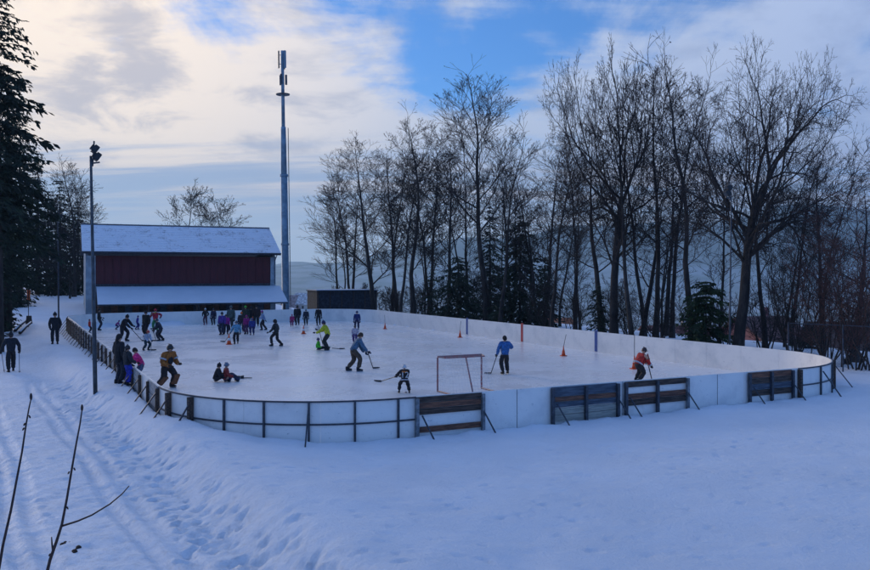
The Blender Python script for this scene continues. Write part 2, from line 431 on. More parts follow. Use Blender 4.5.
wild = ss(75, 200, np.maximum(GX*CU+GY*SU-10, (GY-110)*1.0))
dirt = ss(-5, -4, S_)*(1-ss(1.0, 2.2, S_))*(1-ss(60, 90, GY))
wood = ss(60, 220, GH+75)*ss(1800, 3000, GY)
for nm, arr in (('wild', wild), ('dirt', dirt), ('wood', wood)):
    at_ = me.attributes.new(nm, 'FLOAT', 'POINT'); at_.data.foreach_set('value', arr.reshape(-1).astype(np.float32))
me.materials.append(M_GROUND)
kind(put('ground', me), 'structure')

# the ice: a slab that fills the boards
def outline(off=0.0, n=10):
    pts = []
    for (cu, cv, a0) in ((U1-RC, V0+RC, -90), (U1-RC, V1-RC, 0), (U0+RC, V1-RC, 90), (U0+RC, V0+RC, 180)):
        for k in range(n+1):
            a = R(a0+90*k/n); pts.append((cu+(RC+off)*math.cos(a), cv+(RC+off)*math.sin(a)))
    return pts
mb = MB(); ol = outline(-.002); n = len(ol)
mb.add([(*p, 0) for p in ol]+[(*p, -.14) for p in ol], [tuple(range(n))]+[(i, i+n, (i+1)%n+n, (i+1)%n) for i in range(n)])
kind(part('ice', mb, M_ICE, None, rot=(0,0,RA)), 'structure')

# ------------------------------------------------------------------ rink boards
BH, BT = 1.10, .04
def arc_panel(cu, cv, a0, a1, z0, z1, r0, r1, n=9):
    mb = MB(); vs = []
    for k in range(n+1):
        a = a0+(a1-a0)*k/n
        for r, z in ((r0, z0), (r1, z0), (r1, z1), (r0, z1)): vs.append((cu+r*math.cos(a), cv+r*math.sin(a), z))
    fs = []
    for k in range(n):
        b = 4*k
        for j in range(4): fs.append((b+j, b+(j+1)%4, b+4+(j+1)%4, b+4+j))
    fs += [(0,3,2,1), (4*n, 4*n+1, 4*n+2, 4*n+3)]
    return mb.add(vs, fs)
PANELS = {}
def panel_mesh(L):
    k = round(L, 3)
    if k not in PANELS:
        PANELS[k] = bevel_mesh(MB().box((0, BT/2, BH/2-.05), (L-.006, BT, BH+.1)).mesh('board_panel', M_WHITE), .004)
    return PANELS[k]
POST = {}
def post_mesh(kind_):
    if kind_ not in POST:
        if kind_ == 'steel': me_ = MB().box((0, .035, .48), (.05, .05, 1.2)).mesh('post', M_STEEL)
        elif kind_ == 'thick': me_ = bevel_mesh(MB().box((0, .09, .46), (.11, .14, 1.2)).mesh('post', M_WOODD), .01)
        elif kind_ == 'timber': me_ = bevel_mesh(MB().box((0, .07, .44), (.10, .10, 1.2)).mesh('post', M_WOODD), .01)
        else: me_ = bevel_mesh(MB().box((0, .06, .46), (.10, .08, 1.2)).mesh('post', M_GALV), .008)
        POST[kind_] = me_
    return POST[kind_]
brace_me = MB().bar((0, .1, .92), (0, .82, -.05), .035).mesh('brace', M_STEEL)
SEC = [None]
def section(label, mid):
    p = uv(*mid); t = thing('rink_boards', label, 'rink boards', p, RA, 'rink boards'); SEC.append(t); return t, mid
def straight(root, m0, a, b, side, posts, every=1.0, braces=2, rails=False, plank=False, skip=()):
    # a..b: run along the boards in rink axes; side: outward direction
    a, b = Vector(a), Vector(b); L = (b-a).length; d = (b-a)/L; ang = math.atan2(d.y, d.x); nn = max(1, round(L/2.0)); Lp = L/nn
    o = Vector(side); flip = ang if (Vector((-d.y, d.x)).dot(o) > 0) else ang+math.pi
    loc = lambda t: (a.x+d.x*t-m0[0], a.y+d.y*t-m0[1])
    for i in range(nn):
        x, y = loc((i+.5)*Lp); put('board_panel', panel_mesh(Lp), root, (x, y, 0), (0,0,flip))
    m = max(1, round(L/every)); pm = post_mesh(posts)
    for i in range(m+1):
        t = L*i/m
        if any(s0 < t < s1 for s0, s1 in skip): continue
        x, y = loc(t); x += o.x*BT; y += o.y*BT
        put('post', pm, root, (x, y, 0), (0,0,flip))
        if braces and i % braces == 0: put('brace', brace_me, root, (x, y, 0), (0,0,flip))
    if rails:
        for z in (.52, 1.085):
            mb = MB(); p, q = loc(0), loc(L)
            mb.bar((p[0]+o.x*(BT+.022), p[1]+o.y*(BT+.022), z), (q[0]+o.x*(BT+.022), q[1]+o.y*(BT+.022), z), .04)
            part('rail', mb, M_STEEL, root)
def corner(root, m0, cu, cv, a0, nposts, braces, thick=()):
    cu -= m0[0]; cv -= m0[1]; npan = 4
    for k in range(npan):
        e = .0006
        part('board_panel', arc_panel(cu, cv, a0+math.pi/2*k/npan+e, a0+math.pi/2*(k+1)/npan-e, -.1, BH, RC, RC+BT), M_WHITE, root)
    for z in (.52, 1.085):
        part('rail', arc_panel(cu, cv, a0, a0+math.pi/2, z-.02, z+.02, RC+BT+.002, RC+BT+.042, 20), M_STEEL, root)
    for i in range(nposts+1):
        a = a0+math.pi/2*i/nposts
        x, y = cu+(RC+BT)*math.cos(a), cv+(RC+BT)*math.sin(a)
        put('post', post_mesh('thick' if i in thick else 'steel'), root, (x, y, 0), (0,0,a-math.pi/2))
        if i in braces: put('brace', brace_me, root, (x, y, 0), (0,0,a-math.pi/2))
# near left corner and the steel framed straight as far as the first wooden hatch
r, m0 = section('white curved boards in a dark steel frame at the corner beside the orange player', (6, 20.5))
corner(r, m0, U0+RC, V0+RC, math.pi, 7, (1, 2, 5), thick=(1, 2))
straight(r, m0, (U0+RC, V0), (9.25, V0), (0,-1), 'steel', 1.0, 0, rails=True)
H = [(9.25, 11.2), (13.45, 15.75), (16.05, 18.45), (21.1, 23.1)]      # the four wooden hatches
r, m0 = section('plain white boards between the wooden hatches along the near end of the rink', (16, V0))
straight(r, m0, (9.25, V0), (11.2, V0), (0,-1), 'galv', 1.95, 0, skip=((-1, 9),))
straight(r, m0, (11.2, V0), (13.45, V0), (0,-1), 'galv', 2, 0, skip=((-1, 9),))
straight(r, m0, (13.45, V0), (18.45, V0), (0,-1), 'galv', 2, 0, skip=((-1, 9),))
straight(r, m0, (18.45, V0), (U1-RC, V0), (0,-1), 'galv', 2, 0, skip=((-1, 9),))
r, m0 = section('white curved boards with dark posts at the right rink corner before the fence', (27, 21))
corner(r, m0, U1-RC, V0+RC, -math.pi/2, 6, (1, 3, 5), thick=(0, 3, 4))
r, m0 = section('long pale board wall with red and blue stripes below the bare trees', (U1, 45))
straight(r, m0, (U1, V0+RC), (U1, V1-RC), (1, 0), 'galv', 2.0, 2)
corner(r, m0, U1-RC, V1-RC, 0, 4, (2,))
for (px, py, mm) in ((522, 333, M_RED), (596, 339, M_BLUEP), (467, 324, M_BLUEP)):
    X = (px-CX)/F; Y = U1/(CU*X+SU); v = -SU*X*Y+CU*Y
    part('line_stripe', MB().box((U1-m0[0]-.006, v-m0[1], .56), (.010, .24, 1.08)), mm, r)
    part('stripe_top', MB().box((U1-m0[0]+.02, v-m0[1], 1.14), (.05, .24, .06)), mm, r)
r, m0 = section('white boards across the far end of the rink before the red clubhouse', (16, V1))
straight(r, m0, (U1-RC, V1), (U0+RC, V1), (0, 1), 'galv', 2.0, 2)
corner(r, m0, U0+RC, V1-RC, math.pi/2, 4, (2,))
r, m0 = section('long board side backed by dark timber posts along the snowy road', (U0, 45))
straight(r, m0, (U0, V1-RC), (U0, V0+RC), (-1, 0), 'timber', 1.8, 1)
# dark horizontal planks that back the boards of the road side
pk = bevel_mesh(MB().box((0, 0, 0), (.05, 1.72, .30)).mesh('plank', mat('grey_plank', (.30,.32,.35), .75, .3, 5, .4, 30, col2=(.16,.18,.20), stretch=(6,.5,6))), .006)
for i in range(11):
    v = V0+RC+1.2+i*3.6
    for z in (.22, .56, .90): put('plank', pk, r, (U0-m0[0]-BT-.016, v-m0[1], z))

sm_ = MB().box((0, 0, .5), (.014, .006, 1.18)).mesh('seam', M_STEEL)
for u_ in (12.33, 16.0, 19.78): put('seam', sm_, SEC[2], (u_-16, -BT-.002, 0))
def hatch(u0, u1, label, rows, postm, mids=1, lattice=False):
    um = (u0+u1)/2; L = u1-u0
    t = thing('wooden_hatch', label, 'hatch', uv(um, V0-BT-.004), RA, 'wooden hatches in the rink boards')
    w = L/(mids+1)
    for z0, z1, m_ in rows:
        for k in range(mids+1):
            c = -L/2+w*(k+.5)
            part('plank', MB().box((c, -.025-.004*random.Random(z0*9+k+u0).random(), (z0+z1)/2), (w-.02, .045, z1-z0-.016)), m_, t)
    for k in range(mids+2):
        x = -L/2+w*k
        part('post', MB().box((x, -.095, .46), (.085, .09, 1.20)), postm if k not in (mids+1,) or not lattice else M_GALV, t)
    for x in (-L/2+.25, L/2+.12): part('brace', MB().bar((x-.12, -.12, .62), (x+.05, -.55, -.02), .03), M_STEEL, t)
    return t
hatch(*H[0], 'wooden hatch of dark brown planks in grey posts directly below the goal', [(.62,.78,M_WOODD),(.78,.94,M_WOODB),(.94,1.09,M_WOODD),(.16,.32,M_WOODB)], M_GALV, 0)
hatch(*H[1], 'two bay hatch with blue grey planks above pale planks in the near boards', [(.10,.30,M_WOODP),(.30,.48,M_WOODP),(.50,.66,M_WOODG),(.66,.80,M_WOODB),(.80,1.08,M_WOODG)], M_STEEL, 1)
hatch(*H[2], 'two bay hatch with an open gap between top rail and brown middle planks', [(.36,.54,M_WOODD),(.54,.72,M_WOODB),(.90,1.08,M_WOODD)], M_STEEL, 1, True)
hatch(*H[3], 'rightmost two bay hatch of weathered dark planks before the curved corner', [(.30,.50,M_WOODD),(.50,.70,M_WOODG),(.70,.88,M_WOODD),(.88,1.08,M_WOODB)], M_STEEL, 1)

# ------------------------------------------------------------------ clubhouse
BA = R(24); BO = (-28.9, 71.0, 0)
b = thing('clubhouse', 'two storey clubhouse with snowy roof and dark red boarded front behind the rink', 'building', BO, BA)
GZ = -.75; T0, T1, B0, B1, EZ, RZ = -.85, 16.2, 3.5, 11.7, 6.25, 8.87
M_REDW = mat('red_cladding', (.125,.016,.019), .7, .3, 3, .3, 30, col2=(.085,.012,.015), stretch=(5,5,.4))
M_REDW2 = mat('dark_red_cladding', (.13,.014,.020), .7, .3, 3, .3, 30, col2=(.08,.011,.016), stretch=(5,5,.4))
M_TILE = bpy.data.materials.new('snowy_tiles'); M_TILE.use_nodes = True
nt = M_TILE.node_tree; bs = nt.nodes['Principled BSDF']; bs.inputs['Roughness'].default_value = .75
g = nd(nt, 'ShaderNodeTexCoord')
n1 = nd(nt, 'ShaderNodeTexNoise', i_Scale=.9, i_Detail=8, i_Roughness=.7); n2 = nd(nt, 'ShaderNodeTexNoise', i_Scale=7, i_Detail=5, i_Roughness=.7)
for n in (n1, n2): nt.links.new(g.outputs['Object'], n.inputs['Vector'])
mk = sstep(nt, mth(nt, 'ADD', mth(nt, 'MULTIPLY', n1.outputs['Fac'], .6), mth(nt, 'MULTIPLY', n2.outputs['Fac'], .5)), .38, .54)
nt.links.new(mixc(nt, mk, (.30,.29,.31), (.78,.81,.86)), bs.inputs['Base Color'])
wall = MB()
gx0, gx1 = T0, T1
yr = (B0+B1)/2+.0
prof = [(B0, GZ), (B1, GZ), (B1, EZ-.35), (yr, RZ-.35), (B0, EZ-.35)]
for x0, x1 in ((gx0, gx0+.25), (gx1-.25, gx1)):      # gable walls
    vs = [(x0, y, z) for y, z in prof]+[(x1, y, z) for y, z in prof]; k = len(prof)
    w_ = MB().add(vs, [tuple(range(k))[::-1], tuple(range(k, 2*k))]+[(i, (i+1)%k, (i+1)%k+k, i+k) for i in range(k)])
    part('wall', w_, M_PLASTER, b)
part('wall', MB().box(((T0+T1)/2, B1-.14, (GZ+EZ-.35)/2), (T1-T0-.52, .25, EZ-.35-GZ)), M_PLASTER, b)
part('wall', MB().box(((T0+T1)/2, B0+.14, (GZ+EZ-.35)/2), (T1-T0-.52, .24, EZ-.35-GZ)), mat('dark_wall', (.10,.10,.12), .9), b)
for x in (T0+.42, T1-.26): part('pier', MB().box((x, B0-.04, (GZ+EZ-.35)/2), (.82 if x < 5 else .5, .12, EZ-.36-GZ)), M_PLASTER, b)
NP = 22; px0, px1 = T0+.86, T1-.54; pw = (px1-px0)/NP
WINS = ()
for i in range(NP):
    x = px0+pw*(i+.5); mm = M_REDW2 if i in (2, 4, 9, 14, 17) else M_REDW
    if i in WINS:
        part('panel', MB().box((x, B0-.05, 3.62), (pw-.02, .10, .50)), mm, b); part('panel', MB().box((x, B0-.05, 5.72), (pw-.02, .10, .34)), mm, b)
        wf = part('window', MB().box((x-pw/2+.05, B0-.06, 4.71), (.07, .12, 1.66)).box((x+pw/2-.05, B0-.06, 4.71), (.07, .12, 1.66)).box((x, B0-.06, 3.915), (pw-.18, .12, .07)).box((x, B0-.06, 5.505), (pw-.18, .12, .07)).box((x, B0-.05, 4.71), (.04, .06, 1.5)), M_REDW2, b)
        part('pane', MB().box((x, B0-.02, 4.71), (pw-.18, .02, 1.5)), M_GLASS, wf)
    else:
        part('panel', MB().box((x, B0-.05+.012*(i%3), 4.63), (pw-.02, .10, 2.52)), mm, b)
    part('batten', MB().box((px0+pw*i, B0-.115, 4.63), (.045, .03, 2.50)), M_REDW2, b)
# main roof in courses of tiles, snow lying on them
EB = 2.6; yr = EB+5.0; eb2 = yr+5.0; ER0, ER1 = -1.16, 16.52
def slope(y0, z0, y1, z1, rows):
    mb = MB(); dy, dz_ = (y1-y0)/rows, (z1-z0)/rows
    ncol = 44; cw = (ER1-ER0)/ncol; rr = random.Random(3)
    for i in range(rows):
        lift = .055; ya, za, yb, zb = y0+dy*i, z0+dz_*i, y0+dy*(i+1.12), z0+dz_*(i+1.12)
        vs = []
        for k in range(ncol+1):
            x = ER0+cw*k; j = rr.uniform(-.008, .008)
            vs += [(x, ya, za-.02), (x, ya, za+lift+j), (x, yb, zb+.012+j)]
        mb.add(vs, [(3*k, 3*k+3, 3*k+4, 3*k+1) for k in range(ncol)]+[(3*k+1, 3*k+4, 3*k+5, 3*k+2) for k in range(ncol)])
    return mb
part('roof', slope(EB, EZ, yr, RZ, 16), M_TILE, b)
part('roof', slope(eb2, EZ, yr, RZ, 16), M_TILE, b)
M_FASCIA = mat('dark_fascia', (.05,.055,.07), .7)
part('roof_deck', MB().add([(x, y, z) for x in (ER0, ER1) for (y, z) in ((EB, EZ-.03), (yr, RZ-.03), (eb2, EZ-.03), (eb2, EZ-.20), (yr, RZ-.22), (EB, EZ-.20))],
     [(0,1,7,6),(1,2,8,7),(2,3,9,8),(3,4,10,9),(4,5,11,10),(5,0,6,11),(5,4,3,2,1,0),(6,7,8,9,10,11)]), M_FASCIA, b)
part('ridge_cap', MB().tube([(ER0, yr, RZ+.02), (ER1, yr, RZ+.02)], .10, 8), mat('ridge_tile', (.16,.15,.16), .8), b)
part('gutter', MB().tube([(ER0, EB-.07, EZ-.06), (ER1, EB-.07, EZ-.06)], .07, 8), M_FASCIA, b)
part('downpipe', MB().tube([(T1-.05, EB-.05, EZ-.1), (T1-.1, B0-.12, EZ-.75), (T1-.1, B0-.12, 3.3)], .05, 6), M_GALV, b)
# the lean-to porch with its smooth snow
pz0, pz1, PX0, PX1 = 1.62, 3.12, .0, 16.57
part('porch_roof', MB().add([(x, y, z) for x in (PX0, PX1) for (y, z) in ((0, pz0), (B0-.12, pz1), (B0-.12, pz1-.10), (0, pz0-.12))], [(0,1,5,4),(1,2,6,5),(2,3,7,6),(3,0,4,7),(3,2,1,0),(4,5,6,7)]), M_FASCIA, b)
sn = MB(); nxs, nys = 60, 12; rr = random.Random(8)
vs = []
for j in range(nys+1):
    for i in range(nxs+1):
        x = PX0+.03+(PX1-PX0-.06)*i/nxs; t = j/nys; y = .02+(B0-.2)*t
        vs.append((x, y, pz0+(pz1-pz0)*t*(B0-.2)/(B0-.12)+.005+(.10*min(1, t*6+.45)*min(1, (1-t)*8+.3))+rr.uniform(-.008, .008)))
sn.add(vs, [(j*(nxs+1)+i, j*(nxs+1)+i+1, (j+1)*(nxs+1)+i+1, (j+1)*(nxs+1)+i) for j in range(nys) for i in range(nxs)])
nb = len(sn.v)
sn.add([(v[0], v[1], v[2]-.09) for v in vs[:nxs+1]]+vs[:nxs+1], [(i, i+1, nxs+1+i+1, nxs+1+i) for i in range(nxs)])
part('porch_snow', sn, M_SNOW, b, True)
for x in (.25, 4.2, 8.3, 12.4, 16.3): part('porch_post', MB().box((x, .25, (GZ+pz0-.12)/2-.02), (.16, .16, pz0-.14-GZ)), M_WOODD, b)
for i in range(26):        # boards of the back wall under the porch
    x = .35+i*.6
    part('board', MB().box((x, B0-.06-.01*(i%2), .62), (.56, .06, 2.7)), (M_WOODB, M_WOODD, M_WOODD, M_WOODG, M_WOODB)[i*7 % 5], b)

# ------------------------------------------------------------------ mast, floodlight poles, dark shed, wire fence
p = atY(286, 300, 92); gz = hz(p.x, p.y)
t = thing('radio_mast', 'tall blue grey cylindrical radio mast with antenna panels behind the clubhouse', 'mast', (p.x, p.y, gz)); t.rotation_euler = (0, R(-.8), 0)
mh = 29.0-gz
part('lower_tube', MB().lathe([(.54,0),(.54,.3),(.42,.32),(.37,15.5),(.37,15.6)], 16), M_POLE2, t, True)
part('flange', MB().lathe([(.46,15.6),(.46,15.85)], 16), M_POLE2, t); part('flange', MB().lathe([(.46,8.0),(.46,8.2)], 16), M_POLE2, t)
part('upper_tube', MB().lathe([(.33,15.85),(.28,21.0),(.28,21.1)], 16), M_POLE2, t, True)
part('top_pole', MB().lathe([(.20,21.1),(.17,mh-.2),(.17,mh)], 12), M_POLE2, t, True)
part('platform', MB().lathe([(.75,mh-4.9),(.78,mh-4.8)], 16), M_STEEL, t)
for k in range(3):
    a = R(200+120*k); x, y = .42*math.cos(a), .42*math.sin(a)
    part('antenna', MB().box((x, y, mh-1.0), (.24, .16, 1.9), Matrix.Rotation(a-math.pi/2, 3, 'Z')), (M_STEEL, M_POLE2, M_STEEL)[k], t)
    part('bracket', MB().bar((x, y, mh-1.5), (0, 0, mh-1.5), .05), M_STEEL, t); part('bracket', MB().bar((x, y, mh-.5), (0, 0, mh-.5), .05), M_STEEL, t)
    part('radio_unit', MB().box((.38*math.cos(a+1), .38*math.sin(a+1), mh-3.2), (.22, .16, 1.1)), M_STEEL, t)
lad = MB()
for s_ in (-.14, .14): lad.bar((.53, s_, .5), (.53, s_, 21), .035)
part('ladder', lad, M_STEEL, t)
for k in range(50): part('rung', MB().bar((.53, -.14, .8+k*.4), (.53, .14, .8+k*.4), .025), M_STEEL, t)

def floodlight(base, h, label, lean, face, r0=.072, heads=2, mm=M_POLE):
    t = thing('floodlight_pole', label, 'floodlight', base, 0, 'floodlight poles'); t.rotation_euler = (0, R(lean), 0)
    part('pole', MB().lathe([(r0,-.3),(r0,2.6),(r0*.85,2.65),(r0*.62,h-.5),(r0*.6,h)], 10), mm, t, True)
    rot = Matrix.Rotation(face, 3, 'Z')
    part('bracket', MB().bar((0,0,h-.25), rot @ Vector((.0,.28,h-.2)), .05).bar(rot @ Vector((0,.05,h-.35)), rot @ Vector((.1,.1,h+.5)), .04), M_STEEL, t)
    for k in range(heads):
        r_ = rot @ Matrix.Rotation(R(-35), 3, 'X'); c0 = rot @ Vector((.02, .20-.06*k, h-.02+.25*k))
        l = part('lamp_head', MB().box(c0, (.30, .16, .26), r_).box(c0+r_ @ Vector((0,-.11,0)), (.20, .10, .16), r_), M_BLACK, t)
        part('lens', MB().box(c0+r_ @ Vector((0,.084,0)), (.25, .008, .20), r_), M_GLASS, l)
    return t
pb = at(95.5, 398, .05); floodlight((pb.x, pb.y, .0), 8.25, 'tall tapered floodlight pole standing in the snow between road and rink', -1.1, R(-60))
pr = uv(29.3, 31.0); X_ = (729.5-CX)/F; Yp = 29.35/(CU*X_+SU)
floodlight((X_*Yp, Yp, hz(X_*Yp, Yp)), CAMH+(HZ-193)/F*Yp-hz(X_*Yp, Yp), 'slim dark grey floodlight pole behind the long boards beside the leaning tree', .6, R(100), .05, 2, M_POLE)
pq = at(58.8, 331, .1); floodlight((pq.x, pq.y, hz(pq.x, pq.y)), 8.3, 'thin dark lamp pole behind the man standing on the road', -.6, R(-60), .06, 1, M_STEEL)

p0, p1 = atY(317, 300, 84), atY(377, 300, 87)
gz = hz(p0.x, p0.y); d_ = (p1-p0); L = Vector((d_.x, d_.y)).length; ang = math.atan2(d_.y, d_.x)
t = thing('dark_shed', 'low dark shed of horizontal boards beyond the far rink corner under the trees', 'shed', ((p0.x+p1.x)/2, (p0.y+p1.y)/2, gz), ang)
top = CAMH-(291-HZ)/F*85-gz
M_SHED = mat('shed_boards', (.030,.038,.055), .8, .3, 4, .3, 30)
nbd = 9
for k in range(nbd): part('board', MB().box((0, .004*(k%2), top*(k+.5)/nbd), (L, .05, top/nbd-.02)), M_SHED, t)
part('wall', MB().box((-L/2+.03, 1.53, top/2), (.06, 3, top-.06)), M_SHED, t); part('wall', MB().box((L/2-.03, 1.53, top/2), (.06, 3, top-.06)), M_SHED, t); part('wall', MB().box((0, 3.06, top/2), (L, .06, top-.06)), M_SHED, t)
part('roof', MB().box((0, 1.5, top+.02), (L+.2, 3.4, .08)), M_SHED, t); part('roof_snow', MB().box((0, 1.6, top+.10), (L, 3.0, .08)), M_SNOW, t)
for k in range(6): part('post', MB().box((-L/2+.1+k*(L-.2)/5, -.06, top/2), (.08, .06, top)), M_WOODD, t)

fa, fb = Vector((15.75, 37.0)), Vector((20.6, 32.0))
d_ = fb-fa; L = d_.length; ang = math.atan2(d_.y, d_.x); gz = hz((fa.x+fb.x)/2, (fa.y+fb.y)/2)
t = thing('wire_fence', 'chain link fence on grey steel posts beyond the right rink corner', 'fence', (fa.x, fa.y, gz), ang)
FH = 1.95
for k in range(4):
    part('post', MB().tube([(L*k/3, 0, -.3), (L*k/3, 0, FH+.03)], .032 if k != 2 else .05, 8), M_STEEL, t)
    if k < 3:
        part('top_rail', MB().tube([(L*k/3+.06, 0, FH), (L*(k+1)/3-.08, 0, FH)], .02, 6), M_STEEL, t)
        wm = MB(); w0, w1 = L*k/3+.05, L*(k+1)/3-.05; st = .13; nn = int((w1-w0)/st)
        for i in range(-15, nn+1):
            for sgn in (1, -1):
                pts = [(w0+st*i, .05), (w0+st*i+FH, FH)]
                xa, xb = pts[0][0], pts[1][0]; za, zb = .05, FH-.03
                if xa < w0: za += (w0-xa); xa = w0
                if xb > w1: zb -= (xb-w1); xb = w1
                if za >= zb-.05: continue
                if sgn < 0: xa, xb = w0+w1-xa, w0+w1-xb
                wm.tube([(xa, .003*sgn, za), (xb, .003*sgn, zb)], .0022, 3, False)
        part('wire_mesh', wm, M_STEEL, t)
part('brace', MB().bar((L*2/3, -.1, 1.3), (L*2/3+.2, -1.0, -.1), .045), M_STEEL, t)

# ------------------------------------------------------------------ goal and cones
gb = at(437.6, 391.8); gr = Vector((gb.x+1.83*CU, gb.y+1.83*SU))
t = thing('hockey_goal', 'hockey goal of faded red tubing with thin pale net before the near boards', 'goal', ((gb.x+gr.x)/2, (gb.y+gr.y)/2, 0), RA)
M_GOAL = mat('goal_paint', (.30,.075,.08), .45, .3, 9, col2=(.24,.16,.16))
gh, gw = 1.26, .915
for s_ in (-gw, gw):
    part('post', MB().tube([(s_, 0, 0), (s_, 0, gh-.03)], .034, 8), M_GOAL, t)
    part('base_tube', MB().tube([(s_, -.03, .03), (s_*.98, -.95, .03)], .028, 6), M_GOAL, t)
    part('top_side', MB().tube([(s_, -.03, gh), (s_*.86, -.42, gh-.01)], .026, 6), M_GOAL, t)
part('crossbar', MB().tube([(-gw, 0, gh), (gw, 0, gh)], .036, 8), M_GOAL, t)
part('shelf_bar', MB().tube([(-gw*.86, -.44, gh-.01), (gw*.86, -.44, gh-.01)], .028, 6), M_GOAL, t)
part('base_back', MB().tube([(-gw*.98, -.97, .03), (gw*.98, -.97, .03)], .028, 6), M_GOAL, t)
part('back_brace', MB().tube([(0, -.46, gh-.03), (0, -.95, .06)], .028, 6), M_GOAL, t)

nt_ = MB()
for k in range(15):
    x = -gw*.86+gw*1.72*k/14; P_ = [(x*(1+.14*q/6), -.44-.51*(q/6)-.05*math.sin(math.pi*q/6), (gh-.02)*(1-q/6)+.03) for q in range(7)]; nt_.tube(P_, .0035, 3, False)
for q in range(1, 10):
    f = q/10; nt_.tube([(x, -.44-.51*f-.05*math.sin(math.pi*f)+.02*math.cos(x*3), (gh-.02)*(1-f)+.03-.03*math.cos(x*1.6)) for x in [(-gw+gw*2*k/8)*(.86+.14*f) for k in range(9)]], .0035, 3, False)
for s_ in (-gw, gw):
    for q in range(1, 10):
        f = q/10; nt_.tube([(s_, -.03, gh*(1-f)+.02), (s_*.95, -.25-.2*f, (gh-.03)*(1-f)+.0), (s_*(.86+.14*f), -.44-.51*f, (gh-.02)*(1-f)+.03)], .0035, 3, False)
    for k in range(1, 6):
        f = k/6; nt_.tube([(s_*(1-.14*f), -.03-.4*f, gh), (s_*.97, -.03-.92*f, .04)], .0035, 3, False)
part('net', nt_, M_CONEW, t)
def cone(px, py, h, label, pole=None, lean=0):
    p = at(px, py)
    t = thing('traffic_cone', label, 'cone', p, .3, 'training cones on the ice')
    part('base', bevel_mesh(MB().box((0,0,.02), (h*.55, h*.55, .035)).mesh('base', M_CONE), .008) and MB().box((0,0,.02), (h*.55, h*.55, .035)), M_CONE, t)
    r0 = h*.20
    part('body', MB().lathe([(r0,.038),(r0*.72,h*.35),(r0*.70,h*.36),(r0*.45,h*.60),(r0*.43,h*.61),(r0*.16,h)], 12), M_CONE, t, True)
    part('band', MB().lathe([(r0*.72+.006,h*.36),(r0*.45+.006,h*.60)], 12), M_CONEW if not pole else M_CONE, t, True)
    if pole: part('marker_pole', MB().tube([(0,0,h-.05), (lean*pole, 0, h+pole)], .014, 6), M_STEEL, t)
    return t
cone(563.5, 356, .52, 'orange cone with a tilted dark pole before the blue line stripe', .6, .25)
cone(460, 337.5, .50, 'orange cone with a tilted pole left of the red line stripe', .6, .1)
cone(385, 329, .50, 'orange cone with a thin pole near the far right rink corner', .6, -.05)
cone(303.5, 334, .62, 'red and white banded cone left of the seated green child')
cone(229, 344.5, .66, 'red and white banded cone beside the child in light blue')
cone(634.5, 369, .60, 'yellowish orange cone with an upright pole behind the red player', .95, 0)

# ------------------------------------------------------------------ people
SKINQ = []
def skin_obj(name, vs, es, rad, mt, parent, lv=2):
    me_ = bpy.data.meshes.new(name); me_.from_pydata([tuple(v) for v in vs], es, []); me_.update()
    o = bpy.data.objects.new(name, me_); C.objects.link(o); o.parent = parent
    m = o.modifiers.new('Skin', 'SKIN'); m.use_smooth_shade = True
    for i, d in enumerate(me_.skin_vertices[0].data):
        d.radius = rad[i] if hasattr(rad[i], '__len__') else (rad[i], rad[i]); d.use_root = (i == 0)
    s = o.modifiers.new('Sub', 'SUBSURF'); s.levels = lv; s.render_levels = lv
    SKINQ.append((o, mt)); return o
def ik(a, b, l1, l2, pole):
    a, b = Vector(a), Vector(b); d = b-a; L = d.length
    if L > (l1+l2)*.995: b = a+d.normalized()*(l1+l2)*.995; d = b-a; L = d.length
    t = d/L; x = (l1*l1-l2*l2+L*L)/(2*L); h = math.sqrt(max(0, l1*l1-x*x))
    pl = Vector(pole); pl = (pl-t*pl.dot(t))
    pl = pl.normalized() if pl.length > 1e-4 else Vector((0,0,1))
    return a+t*x+pl*h, b
def glove_mesh():
    vs = [(0,0,0),(0,.02,-.045),(.024,.03,-.085),(.008,.032,-.092),(-.009,.032,-.09),(-.024,.03,-.08),
          (.026,.055,-.105),(.009,.058,-.115),(-.009,.058,-.112),(-.026,.054,-.10),(.03,.03,-.03),(.036,.055,-.055)]
    es = [(0,1),(1,2),(1,3),(1,4),(1,5),(2,6),(3,7),(4,8),(5,9),(0,10),(10,11)]
    rad = [.032,.036,.016,.017,.016,.015,.013,.014,.014,.012,.017,.014]
    return vs, es, rad
GLOVES = {}
def boot_mesh(skate):
    mb = MB()
    secs = [(-.075,.034,.0,.13),(-.05,.044,.0,.15),(.0,.046,.0,.14),(.05,.045,.0,.085),(.11,.047,.0,.065),(.165,.038,.0,.05),(.19,.02,.005,.035)]
    zb = .045 if skate else 0.0; vs = []
    for y, w, z0, z1 in secs:
        vs += [(-w, y, zb+z0), (w, y, zb+z0), (w*.92, y, zb+z1*.7), (w*.55, y, zb+z1), (-w*.55, y, zb+z1), (-w*.92, y, zb+z1*.7)]
    n = len(secs); fs = []
    for i in range(n-1):
        for k in range(6): fs.append((6*i+k, 6*i+(k+1)%6, 6*i+6+(k+1)%6, 6*i+6+k))
    fs += [(5,4,3,2,1,0), tuple(6*(n-1)+k for k in range(6))]
    return mb.add(vs, fs)
BOOTS = {}
def boots(col, skate):
    k = (col, skate)
    if k not in BOOTS: BOOTS[k] = boot_mesh(skate).mesh('boot', cloth(col), True)
    return BOOTS[k]
BLADE = MB().add([(x, y, z) for x in (-.004, .004) for (y, z) in ((-.08,.012),(-.06,0),(.17,0),(.20,.018),(.15,.046),(-.07,.046))],
    [(0,1,2,3,4,5)[::-1], (6,7,8,9,10,11)]+[(i, (i+1)%6, (i+1)%6+6, i+6) for i in range(6)]).mesh('blade', M_GALV)
HEADS = {}
